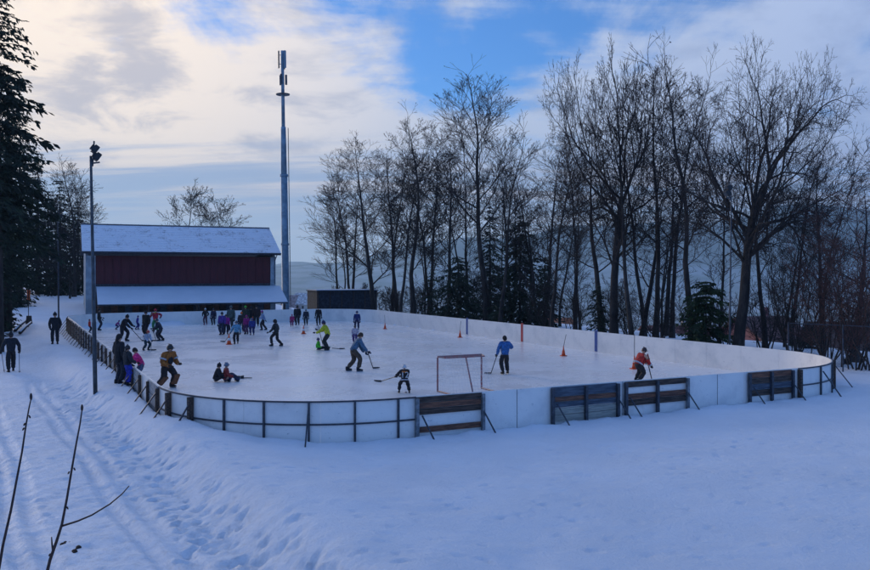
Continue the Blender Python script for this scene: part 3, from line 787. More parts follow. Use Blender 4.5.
def head_mesh(kind_, col):
    k = (kind_, col)
    if k in HEADS: return HEADS[k]
    mb = MB(); m_ = cloth(col) if kind_ != 'helmet' else mat('helmet_%02x%02x%02x' % tuple(int(min(1,x)*255) for x in col), col, .35, .1, 8)
    def cap(rx, ry, rz, zc, cut, n=14, m=7, drop=0):
        vs = []
        for i in range(m+1):
            th = (math.pi/2+cut)*i/m
            for k_ in range(n):
                ph = 2*math.pi*k_/n; back = max(0, -math.sin(ph))
                vs.append((rx*math.sin(th)*math.cos(ph), ry*math.sin(th)*math.sin(ph), zc+rz*math.cos(th)-drop*back*(i/m)**2))
        mb.add(vs, [(i*n+k_, (i+1)*n+k_, (i+1)*n+(k_+1)%n, i*n+(k_+1)%n) for i in range(m) for k_ in range(n)])
    if kind_ == 'beanie': cap(.056, .064, .070, .000, .08); mb.lathe([(.057,-.012),(.061,-.008),(.061,.008),(.056,.012)], 14); mb.ell((0,0,.078), (.016,.016,.014), 8, 5)
    elif kind_ == 'cap': cap(.055, .063, .062, .004, .05); mb.box((0,.075,.008), (.07,.05,.008))
    elif kind_ == 'helmet':
        cap(.063, .074, .070, .004, .25, drop=.02); mb.box((0,.074,.012), (.085,.03,.012)); mb.box((0,-.01,.074), (.03,.09,.012)); mb.box((.061,0,-.02), (.012,.035,.04)); mb.box((-.061,0,-.02), (.012,.035,.04))
    elif kind_ == 'hood': cap(.066, .072, .078, -.006, .75, drop=.02)
    elif kind_ == 'hair': cap(.056, .063, .066, .0, .35, drop=.035)
    elif kind_ == 'longhair': cap(.058, .064, .068, .0, .35, drop=.05); mb.ell((0,-.045,-.085), (.050,.026,.08), 10, 6)
    HEADS[k] = mb.mesh(kind_, m_, True); return HEADS[k]
fb_ = MB()
for s_ in (-1, 1): fb_.ell((s_*.019, .050, .0), (.007,.005,.005), 6, 4); fb_.box((s_*.019, .054, .013), (.017,.004,.004)); fb_.ell((s_*.052, -.002, -.008), (.006,.010,.016), 6, 4)
fb_.ell((0, .060, -.016), (.008,.011,.014), 6, 4); fb_.box((0, .053, -.036), (.024,.004,.005))
FACE = fb_.mesh('face', mat('face_dark', (.16,.07,.055), .6), True)

NPEOPLE = [0]
def person(px, py, h, face, label, jacket, trousers, hat=('beanie', (.02,.02,.03)), lean=0.0, ph=.53, feet=((-.07,0),(.07,0)), hands=None, skate=True,
           boot=(.015,.015,.018), glove=(.015,.015,.02), build=1.0, head=0.0, hem=-.03, seat=False, group='skaters on the ice', base=None, longcoat=0, knee=None, z=0.0, jersey=None, scarf=None):
    p = base if base is not None else at(px, py, z)
    t = thing('person', label, 'person', p, face, group)
    S = h; skz = .045 if skate and not seat else 0.0
    V = lambda *a: Vector(a)*S
    pel = V(0, 0, ph); cl, sl = math.cos(lean), math.sin(lean)
    up_ = Vector((0, sl, cl)); fw = Vector((0, cl, -sl))
    sp = lambda d, f=0, x=0: pel+up_*(d*S)+fw*(f*S)+Vector((x*S,0,0))
    waist, chest, neck = sp(.09), sp(.20), sp(.295)
    hp = head; hu = (up_*.55+Vector((0,0,1))*.45).normalized()
    hu = Vector((0, hu.y*math.cos(hp)+hu.z*math.sin(hp), hu.z*math.cos(hp)-hu.y*math.sin(hp)))
    hf = Vector((0, hu.z, -hu.y))
    hc = neck+hu*(.095*S)
    sh = [sp(.265, 0, -.105*build), sp(.265, 0, .105*build)]
    if hands is None: hands = ((-.15, .03, .46), (.15, .03, .46))
    el, wr = [], []
    for i, s_ in enumerate((-1, 1)):
        e, w_ = ik(sh[i], V(*hands[i]), .175*S, .165*S, (s_*.6, -.9, -.3)); el.append(e); wr.append(w_)
    kn, an, hipj = [], [], []
    for i, s_ in enumerate((-1, 1)):
        hj = pel+V(s_*.05*build, 0, -.015); f = feet[i]; a_ = V(f[0], f[1], (f[2] if len(f) > 2 else 0)+.065)+Vector((0,0,skz))
        pole = knee[i] if knee else (s_*.12, 1, .15)
        k_, a_ = ik(hj, a_, .24*S, .235*S, pole); hipj.append(hj); kn.append(k_); an.append(a_)
    # the body: one continuous skin, feet to crown
    vs = [pel, waist, chest, neck, neck+hu*.035*S, hc-hu*.02*S+hf*.006*S, hc+hu*.035*S, sh[0], el[0], wr[0], sh[1], el[1], wr[1], hipj[0], kn[0], an[0], hipj[1], kn[1], an[1]]
    es = [(0,1),(1,2),(2,3),(3,4),(4,5),(5,6),(2,7),(7,8),(8,9),(2,10),(10,11),(11,12),(0,13),(13,14),(14,15),(0,16),(16,17),(17,18)]
    k = S*build
    rd = [(.044*k,.036*k),(.042*k,.034*k),(.050*k,.038*k),(.031*k,.031*k),(.032*S,.034*S),(.050*S,.058*S),(.042*S,.050*S)]+[.036*k,.028*k,.021*k]*2+[.044*k,.034*k,.024*k]*2
    skin_obj('body', vs, es, rd, M_SKIN, t)
    # jacket with sleeves
    hemp = sp(hem); kj = k*1.0
    vs = [waist, hemp, chest, sp(.285), sh[0], el[0], wr[0], sh[1], el[1], wr[1]]
    es = [(0,1),(0,2),(2,3),(2,4),(4,5),(5,6),(2,7),(7,8),(8,9)]
    rd = [(.092*kj,.074*kj),(.098*kj,.080*kj),(.100*kj,.082*kj),(.056*kj,.055*kj)]+[.052*kj,.042*kj,.034*kj]*2
    skin_obj('jacket', vs, es, rd, cloth(jacket), t)
    if longcoat:
        skin_obj('coat_skirt', [sp(.0), pel+V(0,0,-longcoat*.5), pel+V(0,.0,-longcoat)], [(0,1),(1,2)], [(.095*k,.08*k),(.10*k,.085*k),(.105*k,.09*k)], cloth(jacket), t)
    vs = [pel, hipj[0], kn[0], an[0]-(kn[0]-an[0])*.03, hipj[1], kn[1], an[1]-(kn[1]-an[1])*.03, sp(.07)]
    es = [(0,1),(1,2),(2,3),(0,4),(4,5),(5,6),(0,7)]
    skin_obj('trousers', vs, es, [(.070*k,.058*k)]+[.064*k,.054*k,.045*k]*2+[(.080*k,.06*k)], cloth(trousers), t)
    for i in range(2):
        sc = S/1.0; d = feet[i][3] if len(feet[i]) > 3 else (-.25 if i else .25)*.6
        bo = put('skate' if skate else 'boot', boots(boot, skate), t, (an[i].x, an[i].y-.01*S, an[i].z-.065*S-skz), (0,0,d), (S*.60,)*3)
        if seat: bo.location = (an[i].x, an[i].y+.02*S, an[i].z-.03*S); bo.rotation_euler = (R(70),0,d)
        if skate: put('blade', BLADE, bo)
        gk = glove
        gd = (wr[i]-el[i]).normalized()
        go = put('glove', None or GLOVES.setdefault(gk, None) or bpy.data.meshes.new('glove'), t, wr[i], gd.to_track_quat('-Z', 'Y').to_euler(), (S*(.88 if i else -.88), S*.88, S*.88))
        GLOVE_OBJS.append((go, gk))
    hq = Matrix((Vector((1,0,0)), hf, hu)).transposed().to_euler()
    put('face', FACE, t, hc, hq, (S,)*3)
    if hat:
        ho = put(hat[0] if hat[0] not in ('longhair',) else 'hair', head_mesh(*hat), t, hc+hu*.006*S, hq, (S*1.03,)*3)
        if hat[0] in ('beanie', 'cap'): put('hair', head_mesh('hair', (.05,.03,.02)), t, hc-hu*.006*S, hq, (S*.97,)*3)
    if scarf: part('scarf', MB().tube([sp(.285)+Vector((math.cos(a)*.05*S, math.sin(a)*.05*S, 0)) for a in [i*math.pi/5 for i in range(11)]], .022*S, 6), cloth(scarf), t, True)
    t['_pts'] = 0; del t['_pts']
    NPEOPLE[0] += 1
    inf = dict(t=t, wr=wr, S=S, sp=sp, up=up_, fw=fw, an=an, kn=kn, el=el, sh=sh, hc=hc, k=k)
    return inf
GLOVE_OBJS = []
def wpt(inf, v):
    t = inf['t']; return Vector(t.location)+Matrix.Rotation(t.rotation_euler.z, 3, 'Z') @ Vector(v)
def stick(a, b, label, blade=None, r=.016):
    # a: top of the shaft, b: heel on the ice; blade: direction of the blade on the ice
    a, b = Vector(a), Vector(b); bd = Vector(blade if blade else ((b-a).x, (b-a).y, 0)); bd.z = 0; bd.normalize()
    t = thing('hockey_stick', label, 'hockey stick', b, 0, 'hockey sticks')
    part('shaft', MB().bar((0,0,.03), a-b, r*1.5, r*2), M_BLACK, t)
    pts = [Vector((0,0,.035))+bd*x+Vector((0,0,z)) for x, z in ((-.01,.0),(.12,.0),(.24,.006),(.30,.014))]
    part('blade', MB().bar(pts[0], pts[1], .02, .07).bar(pts[1]+bd*.001, pts[2], .018, .065).bar(pts[2]+bd*.001, pts[3], .016, .05), M_BLACK, t)
    return t
def ice_pt(px, py): return at(px, py, .0)
K, N_, DG = (.012,.012,.016), (.02,.03,.07), (.04,.045,.05)
# facing: 0 = away from the camera, pi = towards it, -pi/2 = to the right of the photo, pi/2 = to the left
RT, LT, TO, AW = -math.pi/2, math.pi/2, math.pi, 0.0
stand = dict(feet=((-.06,.02),(.06,-.02)))
ROADG = 'walkers on the snowy road'
# --- on the road and behind the boards
pp = at(11, 370, 0.0); sk = person(11, 370, 1.76, R(35), 'person in dark clothes walking up the snowy road with two poles', (.014,.016,.026), (.012,.012,.018), ('beanie', K),
    lean=.06, feet=((-.07,-.12),(.07,.14)), hands=((-.20,.12,.50),(.20,.10,.50)), skate=False, group=ROADG, base=Vector((pp.x, pp.y, hz(pp.x, pp.y)-.01)), build=1.1)
for i, s_ in enumerate((-1, 1)):
    w_ = wpt(sk, sk['wr'][i]); e_ = wpt(sk, Vector((s_*.30, -.28, 0))); e_.z = hz(e_.x, e_.y)
    t = thing('ski_pole', ('thin dark pole in the left hand of the walker on the road', 'thin dark pole in the right hand of the walker on the road')[i], 'ski pole', e_, 0, 'ski poles')
    top_ = (w_-e_)*1.04
    part('shaft', MB().tube([(0,0,0), top_], .012, 6), M_STEEL, t); part('grip', MB().tube([top_*.96, top_*1.08], .02, 6), M_BLACK, t); part('basket', MB().lathe([(.05,.08),(.05,.095)], 8), M_BLACK, t)
pp = at(55, 347.5, .1); person(55, 348, 1.80, R(200), 'person in a long dark coat standing on the road by a thin pole', (.012,.014,.022), (.012,.013,.02), ('beanie', K), skate=False, group=ROADG,
    base=Vector((pp.x, pp.y, hz(pp.x, pp.y)-.01)), build=1.08, longcoat=.10, hands=((-.13,.06,.50),(.13,.06,.50)))
pp = at(119, 396.5, .05); c1 = person(119, 397, 1.72, R(-40), 'woman in a long dark coat watching from outside the boards', (.012,.013,.017), (.02,.025,.04), ('longhair', (.015,.011,.01)), skate=False, group='onlookers beside the boards',
    base=Vector((pp.x, pp.y, hz(pp.x, pp.y)-.01)), longcoat=.13, hands=((-.12,.08,.50),(.13,.05,.47)), build=1.1)
c1['t']['label'] = 'person with long dark hair and dark coat standing outside the boards'
pp = at(127.5, 398.5, .05); person(127, 398, 1.36, R(-50), 'child in dark jacket and bright blue trousers outside the boards', (.02,.024,.032), (.02,.04,.42), ('beanie', (.03,.03,.035)), skate=False, group='onlookers beside the boards',
    base=Vector((pp.x, pp.y, hz(pp.x, pp.y)-.01)), hands=((-.12,.12,.50),(.16,.16,.55)), build=1.25)
# --- near the left boards
Y = 4.45/(SU+CU*(141.5-CX)/F); bx = Vector(((141.5-CX)*Y/F, Y, 0))
person(0, 0, 1.55, R(115), 'person in a bright pink jacket leaning over the boards near the road', (.90,.03,.24), (.10,.12,.2), ('hair', (.03,.015,.012)), base=bx, lean=.45, ph=.50, build=1.15, hands=((-.17,.34,.60),(.15,.34,.60)), feet=((-.07,-.05),(.08,-.02)))
g_ = person(166, 388.5, 1.74, R(-115), 'hockey player in orange and black kit with brown pads beside the corner boards', (.40,.13,.02), (.03,.022,.022), ('helmet', K), lean=.32, ph=.49, build=1.32,
    feet=((-.16,.02),(.13,-.10)), hands=((-.12,.24,.52),(.14,.20,.50)), glove=(.05,.03,.02))
t = g_['t']
for i in range(2):
    a_, k_ = g_['an'][i], g_['kn'][i]
    part('leg_pad', MB().box((a_+k_)/2+Vector((0,.05*g_['S'],.0)), (.125*g_['S'],.05*g_['S'],(k_-a_).length*1.02), ((k_-a_).normalized().to_track_quat('Z','Y')).to_matrix()), cloth((.20,.075,.03)), t)
sp = g_['sp']
part('chest_panel', MB().ell(sp(.15,.085), (.085*g_['S'],.03*g_['S'],.09*g_['S']), 10, 6), cloth((.015,.015,.02)), t, True)
for i in range(2):
    m_ = g_['sh'][i]*.45+g_['el'][i]*.55; d_ = (g_['el'][i]-g_['sh'][i]).normalized()
    part('sleeve_band', MB().tube([m_-d_*.03, m_+d_*.03], .073*g_['S'], 10), cloth((.55,.55,.6)), t, True)
a_ = person(122.5, 341.5, 1.86, R(-105), 'tall stooping player in black reaching far to the right with a stick', K, (.016,.016,.024), ('beanie', K), lean=.55, ph=.50, hands=((-.02,.40,.52),(.06,.36,.46)), feet=((-.11,.08),(.10,-.10)), build=1.15)
stick(wpt(a_, a_['wr'][1]), ice_pt(142, 341), 'long hockey stick held out by the tall stooping player in black', (1,.1,0))
person(137, 329.5, 1.08, R(-60), 'small child in violet blue snowsuit walking by the far boards', (.05,.04,.30), (.03,.03,.20), ('beanie', (.04,.03,.15)), lean=.2, feet=((-.08,.10),(.08,-.10)), build=1.15)
person(116, 329.5, .95, R(-70), 'small child in pink and dark blue crouching near the far left corner', (.25,.03,.22), (.03,.03,.12), ('beanie', (.2,.03,.2)), lean=.7, ph=.36, hands=((-.12,.32,.2),(.12,.32,.2)), build=1.15)
person(146.5, 337, 1.80, R(150), 'broad adult in black standing behind the child with the red helmet', (.012,.016,.014), K, ('beanie', K), lean=.1, build=1.25, feet=((-.1,.04),(.1,-.04)))
a_ = person(146, 350.5, 1.22, R(-120), 'child in white and blue jersey with a red helmet', (.45,.50,.62), (.02,.05,.07), ('helmet', (.45,.03,.03)), lean=.4, ph=.48, hands=((-.05,.30,.46),(.1,.25,.42)), feet=((-.1,.05),(.1,-.05)), build=1.2)
stick(wpt(a_, a_['wr'][0]), ice_pt(151, 350.5), 'short hockey stick of the child with the red helmet', (1,0,0))
person(155.5, 332, 1.72, TO, 'person in red top, yellow scarf and green trousers at the far boards', (.42,.02,.05), (.03,.20,.07), ('beanie', (.5,.02,.05)), scarf=(.8,.55,.02), hands=((-.22,.02,.62),(.22,.02,.62)), build=1.1)
a_ = person(161, 341, 1.55, R(95), 'player in dark blue grey bending left over a stick near the black clad adult', (.02,.03,.055), (.02,.022,.035), ('helmet', (.03,.04,.06)), lean=.5, ph=.49, hands=((-.06,.32,.5),(.1,.3,.45)), feet=((-.08,.06),(.08,-.06)), build=1.15)
stick(wpt(a_, a_['wr'][0]), ice_pt(156, 341), 'hockey stick of the bent player in dark blue grey', (-1,0,0))
person(99, 330.5, 1.68, R(-70), 'person in dark clothes standing just right of the tall floodlight pole', (.02,.025,.03), (.03,.035,.05), ('cap', K), hands=((-.1,.12,.55),(.12,.1,.5)), build=1.1)
person(89.5, 333, 1.0, R(-60), 'small child in bright red jacket by the left boards', (.62,.03,.02), (.03,.03,.04), ('beanie', (.3,.03,.03)), build=1.2)
# --- the group by the far boards
person(205.5, 325, 1.42, TO, 'person in black with a white hat and pinkish boots against the far boards', K, (.08,.02,.05), ('beanie', (.6,.6,.62)), boot=(.35,.05,.12), lean=.1, hands=((-.14,.1,.55),(.14,.1,.55)))
person(222, 335, 1.62, R(165), 'person in violet blue jacket at the left of the crowd by the boards', (.08,.04,.28), (.02,.03,.07), ('beanie', (.03,.03,.05)), build=1.15, feet=((-.07,.02),(.07,-.02)))
person(226, 334.5, 1.42, R(200), 'child in magenta jacket in front of the crowd by the boards', (.40,.02,.28), (.02,.02,.05), ('helmet', (.02,.02,.04)), build=1.2)
person(231, 330.5, 1.88, R(170), 'tall adult in grey green jacket standing amid the crowd', (.07,.11,.11), (.03,.04,.045), ('beanie', (.10,.13,.13)), build=1.12)
person(213.5, 325, 1.4, R(175), 'person in dark navy leaning on the far boards left of the crowd', (.02,.025,.06), (.02,.02,.04), ('beanie', (.04,.05,.09)), build=1.1)
a_ = person(236.5, 344.2, 1.42, R(25), 'child in light blue jacket and black trousers beside the banded cone', (.14,.34,.50), (.018,.018,.026), ('helmet', (.05,.07,.10)), lean=.12, feet=((-.09,-.05),(.07,.08)), hands=((-.2,.16,.5),(.17,.05,.48)), build=1.15)
stick(wpt(a_, a_['wr'][0]), ice_pt(225, 342), 'hockey stick of the child in light blue beside the cone', (-1,.1,0))
person(241.5, 331.8, 1.48, R(190), 'person in bright orange hat and dark coat amid the crowd', (.035,.02,.03), (.03,.03,.05), ('beanie', (.85,.16,.02)), build=1.2)
person(246.5, 334.3, 1.36, R(160), 'child in magenta snowsuit right of the orange hat', (.34,.02,.20), (.09,.02,.10), ('beanie', (.4,.03,.2)), build=1.2)
person(252, 335.3, 1.20, R(20), 'child in blue snowsuit at the right edge of the crowd', (.03,.05,.26), (.02,.03,.14), ('helmet', (.05,.06,.2)), build=1.25, feet=((-.08,.03),(.09,-.06)))
person(245.5, 327, 1.72, TO, 'person in dark coat with a bright green hat behind the crowd', (.03,.04,.03), K, ('beanie', (.10,.55,.06)), build=1.15)
person(256.5, 326.5, 1.75, TO, 'dark clothed adult with orange gloves near the opening in the far boards', (.03,.014,.016), K, ('beanie', K), glove=(.7,.12,.02), build=1.3)
person(251, 326, 1.62, TO, 'adult in black standing behind the child in blue', (.015,.014,.018), K, ('hood', K), build=1.2)
person(263.5, 330.2, 1.52, R(110), 'person in pale blue jacket and pink hat skating left', (.26,.34,.52), (.02,.02,.03), ('beanie', (.55,.10,.40)), lean=.2, feet=((-.08,.10),(.08,-.14)), hands=((-.15,.25,.6),(.15,-.1,.5)), build=1.15)
a_ = person(276.5, 346.3, 1.66, R(75), 'skater in charcoal striding left with legs apart in mid ice', (.022,.03,.036), (.014,.016,.022), ('hood', (.014,.016,.02)), lean=.16, ph=.50, feet=((-.05,.16),(.07,-.16)), hands=((-.13,.22,.50),(.14,.12,.50)), build=1.05)
person(292, 326.8, 1.02, TO, 'small child in pink snowsuit by the far boards right of the clubhouse', (.45,.03,.16), (.25,.02,.12), ('beanie', (.45,.04,.18)), build=1.15)
person(297.5, 325, 1.62, R(170), 'adult in black with a red sleeve patch beside the small pink child', K, (.02,.02,.03), ('beanie', (.02,.03,.025)), build=1.25, lean=.12)
person(306, 325.5, 1.38, TO, 'person in navy with a pale teal hat at the far boards', (.02,.025,.05), (.015,.018,.03), ('beanie', (.15,.32,.34)), build=1.1)
person(318.5, 325.5, 1.58, TO, 'person in black standing against the boards before the dark shed', K, K, ('beanie', K), build=1.05, longcoat=.1)
a_ = person(328, 350.5, 1.78, R(80), 'adult in bright yellow jacket leaning on a stick over the seated child', (.60,.62,.03), (.016,.02,.022), ('beanie', (.03,.04,.14)), lean=.42, ph=.50, hands=((-.10,.36,.55),(.05,.34,.62)), feet=((-.06,.0),(.07,.03)), build=1.1)
stick(wpt(a_, Vector(a_['wr'][1])+Vector((0,0,.3))), ice_pt(323.3, 347.5), 'upright hockey stick leaned on by the adult in yellow', (-.3,1,0))
person(319, 350, 1.22, RT, 'child in bright green jacket sitting on the ice with legs stretched out', (.06,.60,.03), (.02,.025,.05), ('helmet', (.03,.05,.14)), lean=-.12, ph=.09, feet=((-.08,.46,.0),(.08,.46,.0)), hands=((-.16,-.12,.06),(.16,.14,.12)), seat=True, build=1.15)
stick(ice_pt(332, 348.6)+Vector((0,0,.03)), ice_pt(339.5, 349.2), 'hockey stick lying behind the yellow jacketed adult', (1,0,0))
a_ = person(353, 371.5, 1.84, R(-72), 'man in steel blue jacket and brown trousers bending over a long stick', (.07,.16,.27), (.085,.06,.042), ('hair', (.06,.03,.02)), lean=.55, ph=.51, hands=((-.02,.30,.40),(.06,.34,.46)), feet=((-.10,-.10),(.08,.12)), glove=(.02,.03,.06), build=1.12)
stick(wpt(a_, Vector(a_['wr'][1])+Vector((0,-.03,.12))), ice_pt(373, 368.6), 'long black hockey stick of the man in steel blue', (1,.1,0), .018)
person(355, 343.5, 1.12, TO, 'child in white and violet jacket half hidden behind the man in steel blue', (.52,.48,.58), (.10,.05,.20), ('helmet', (.02,.02,.03)), lean=.2, build=1.2)
person(357, 330, 1.46, R(10), 'person in dark royal blue standing near the far right corner', (.02,.035,.17), (.02,.025,.09), ('helmet', (.02,.03,.12)), lean=.1, build=1.1, feet=((-.09,.05),(.07,-.05)))
# --- nearer on the ice
a_ = person(404.5, 393.5, 1.10, R(8), 'child in black numbered jersey and silver helmet with a stick to the left', (.014,.014,.018), (.012,.012,.016), ('helmet', (.50,.55,.60)), lean=.18, ph=.46, feet=((-.17,.05),(.15,-.04)), hands=((-.26,.18,.52),(-.10,.26,.50)), build=1.2, hem=-.06)
tn = a_['t']
cu_ = bpy.data.curves.new('number', 'FONT'); cu_.body = '12'; cu_.size = .30; cu_.align_x = 'CENTER'; cu_.align_y = 'CENTER'; cu_.extrude = .004
fo = bpy.data.objects.new('number_source', cu_); C.objects.link(fo); bpy.context.view_layer.update()
nm_me = bpy.data.meshes.new_from_object(fo.evaluated_get(bpy.context.evaluated_depsgraph_get())); bpy.data.objects.remove(fo)
nm_me.materials.clear(); nm_me.materials.append(cloth((.72,.72,.74)))
sp = a_['sp']; lean_ = .18
put('number', nm_me, tn, sp(.125, -.122), (R(90)-lean_, 0, 0), (1.0, 1.0, 1.0))
part('name_band', MB().box(sp(.235,-.108), (.20,.012,.05), Matrix.Rotation(-lean_, 3, 'X')), cloth((.70,.20,.02)), tn)
part('hem_stripe', MB().tube([sp(-.035), sp(-.005)], .118*a_['k'], 14), cloth((.55,.55,.62)), tn, True)
stick(wpt(a_, Vector(a_['wr'][1])+Vector((.10,.02,.08))), ice_pt(381, 382), 'hockey stick reaching left from the child in the numbered jersey', (-1,.4,0))
tag(part('puck', MB().lathe([(.038,0),(.038,.025)], 12), M_BLACK, None, loc=ice_pt(406, 392.6)), 'small black puck on the ice between the numbered child\'s skates', 'puck')
a_ = person(505, 374.5, 1.66, R(15), 'man in blue jacket and black trousers with a stick near the goal', (.035,.15,.42), (.016,.016,.022), ('hair', (.02,.012,.01)), lean=.06, hands=((-.17,.12,.50),(.16,.22,.68)), feet=((-.06,0),(.08,.03)), build=1.12)
stick(wpt(a_, Vector(a_['wr'][0])+Vector((.02,0,.05))), ice_pt(491, 374), 'hockey stick of the man in blue near the goal', (-1,.1,0))
a_ = person(638, 382.5, 1.52, R(-65), 'player in red jersey with white bands stooping behind the open wooden hatch', (.50,.025,.02), (.02,.016,.02), ('helmet', (.04,.012,.012)), lean=.6, ph=.48, hands=((-.04,.40,.42),(.08,.36,.36)), feet=((-.13,.05),(.12,-.06)), build=1.3)
for i in range(2):
    m_ = a_['el'][i]*.35+a_['wr'][i]*.65; d_ = (a_['wr'][i]-a_['el'][i]).normalized()
    part('sleeve_band', MB().tube([m_-d_*.03, m_+d_*.03], .060*a_['S'], 10), cloth((.6,.6,.62)), a_['t'], True)
part('hem_stripe', MB().tube([a_['sp'](.0), a_['sp'](.03)], .112*a_['k'], 14), cloth((.55,.55,.6)), a_['t'], True)
stick(wpt(a_, a_['wr'][0]), ice_pt(652, 381), 'hockey stick of the stooping player in red', (1,.3,0))
# --- the pair sitting on the ice
person(215.5, 382, 1.36, R(-80), 'person in black sitting on the ice hunched towards the red jersey', (.012,.014,.018), (.014,.016,.024), ('beanie', K), lean=.30, ph=.10, feet=((-.08,.40,.0),(.08,.42,.0)), hands=((-.12,.28,.22),(.12,.28,.22)), seat=True, build=1.2)
person(225.5, 382, 1.34, R(-70), 'child in red and orange jersey with grey blue helmet sitting on the ice', (.32,.035,.03), (.02,.03,.08), ('helmet', (.12,.17,.25)), lean=.08, ph=.10, feet=((-.08,.36,.0),(.08,.38,.0)), hands=((-.14,.22,.16),(.14,.22,.16)), seat=True, build=1.2)
stick(ice_pt(252, 378.6)+Vector((0,0,.03)), ice_pt(240.5, 378.6), 'hockey stick lying on the ice right of the seated pair', (-1,0,0))
gl = thing('dropped_glove', 'dark glove dropped on the ice at the end of the lying stick', 'glove', ice_pt(238.8, 378.6))
part('palm', MB().ell((0,0,.06), (.10,.09,.06), 10, 6), M_BLACK, gl, True); part('cuff', MB().tube([(.08,0,.055),(.20,.02,.06)], [.06,.075], 10), M_BLACK, gl, True)
for k in range(4): part('finger', MB().tube([(-.07,-.06+.04*k,.05), (-.17,-.07+.045*k,.03)], [.028,.02], 6), M_BLACK, gl, True)

# glove shapes, one for each colour; then all skins become plain meshes
gsrc = {}
for go, gk in GLOVE_OBJS:
    if gk not in gsrc:
        vs, es, rd = glove_mesh(); o = skin_obj('glove_source', vs, es, rd, cloth(gk), None, 1); gsrc[gk] = o
bpy.context.view_layer.update(); dg = bpy.context.evaluated_depsgraph_get()
new = []
for o, mt in SKINQ:
    m_ = bpy.data.meshes.new_from_object(o.evaluated_get(dg)); new.append((o, mt, m_))
for o, mt, m_ in new:
    if m_ is not None and o.name.startswith(('jacket', 'trousers', 'coat')):
        n_ = len(m_.vertices); co = np.empty(n_*3, np.float32); m_.vertices.foreach_get('co', co); co = co.reshape(-1, 3); no = np.empty(n_*3, np.float32); m_.vertex_normals.foreach_get('vector', no); no = no.reshape(-1, 3)
        ph_ = len(o.name)*7 % 17; w_ = np.sin(co[:,2]*52+3*np.sin(co[:,0]*23+ph_)+2*np.sin(co[:,1]*19))*.6+np.sin(co[:,0]*61+co[:,2]*27+ph_)*.4
        co += no*(w_*.0095)[:,None]; m_.vertices.foreach_set('co', co.reshape(-1)); m_.update()
    o.modifiers.clear(); old = o.data; o.data = m_; m_.name = o.name.split('.')[0]; m_.materials.clear(); m_.materials.append(mt)
    m_.polygons.foreach_set('use_smooth', [True]*len(m_.polygons)); bpy.data.meshes.remove(old)
for go, gk in GLOVE_OBJS:
    old = go.data; go.data = gsrc[gk].data
    if old.users == 0: bpy.data.meshes.remove(old)
for o in gsrc.values(): bpy.data.objects.remove(o)

# ------------------------------------------------------------------ trees
def tubes(groups, name, mt, parent, extra=None):
    # groups: {(n, sides): [(pts (n,3), rad (n,)), ...]} -> one mesh
    V_, F_ = [], []; base = 0
    for (n, sd), lst in groups.items():
        P = np.array([a for a, _ in lst]); Rr = np.array([r for _, r in lst]); B = len(lst)
        T = np.empty_like(P); T[:,1:-1] = P[:,2:]-P[:,:-2]; T[:,0] = P[:,1]-P[:,0]; T[:,-1] = P[:,-1]-P[:,-2]
        T /= np.linalg.norm(T, axis=2, keepdims=True)+1e-9
        ref = np.where(np.abs(T[:,:1,2:3]) < .8, np.array([0,0,1.]), np.array([1.,0,0]))
        X = np.cross(T, np.broadcast_to(ref, T.shape)); X /= np.linalg.norm(X, axis=2, keepdims=True)+1e-9; Yv = np.cross(T, X)
        an = np.arange(sd)*2*np.pi/sd
        ring = P[:,:,None,:]+Rr[:,:,None,None]*(X[:,:,None,:]*np.cos(an)[None,None,:,None]+Yv[:,:,None,:]*np.sin(an)[None,None,:,None])
        V_.append(ring.reshape(-1, 3))
        i = (np.arange(B)[:,None,None]*n+np.arange(n-1)[None,:,None])*sd; k = np.arange(sd)[None,None,:]; k2 = (k+1)%sd
        F_.append(np.stack([i+k, i+k2, i+sd+k2, i+sd+k], -1).reshape(-1, 4)+base); base += B*n*sd
    if extra is not None: V_.append(extra[0]); F_.append(extra[1]+base)
    return npmesh(name, np.concatenate(V_), np.concatenate(F_), mt, parent)
def npmesh(name, V_, F_, mt, parent, smooth=True):
    me_ = bpy.data.meshes.new(name); me_.vertices.add(len(V_)); me_.vertices.foreach_set('co', V_.astype(np.float32).reshape(-1))
    nf = len(F_); kk = F_.shape[1]; me_.loops.add(nf*kk); me_.loops.foreach_set('vertex_index', F_.astype(np.int32).reshape(-1))
    me_.polygons.add(nf); me_.polygons.foreach_set('loop_start', np.arange(0, nf*kk, kk, dtype=np.int32)); me_.polygons.foreach_set('loop_total', np.full(nf, kk, np.int32))
    me_.polygons.foreach_set('use_smooth', np.full(nf, smooth)); me_.update(); me_.materials.append(mt)
    return put(name, me_, parent)
def nrmz(v): return v/(np.linalg.norm(v)+1e-9)
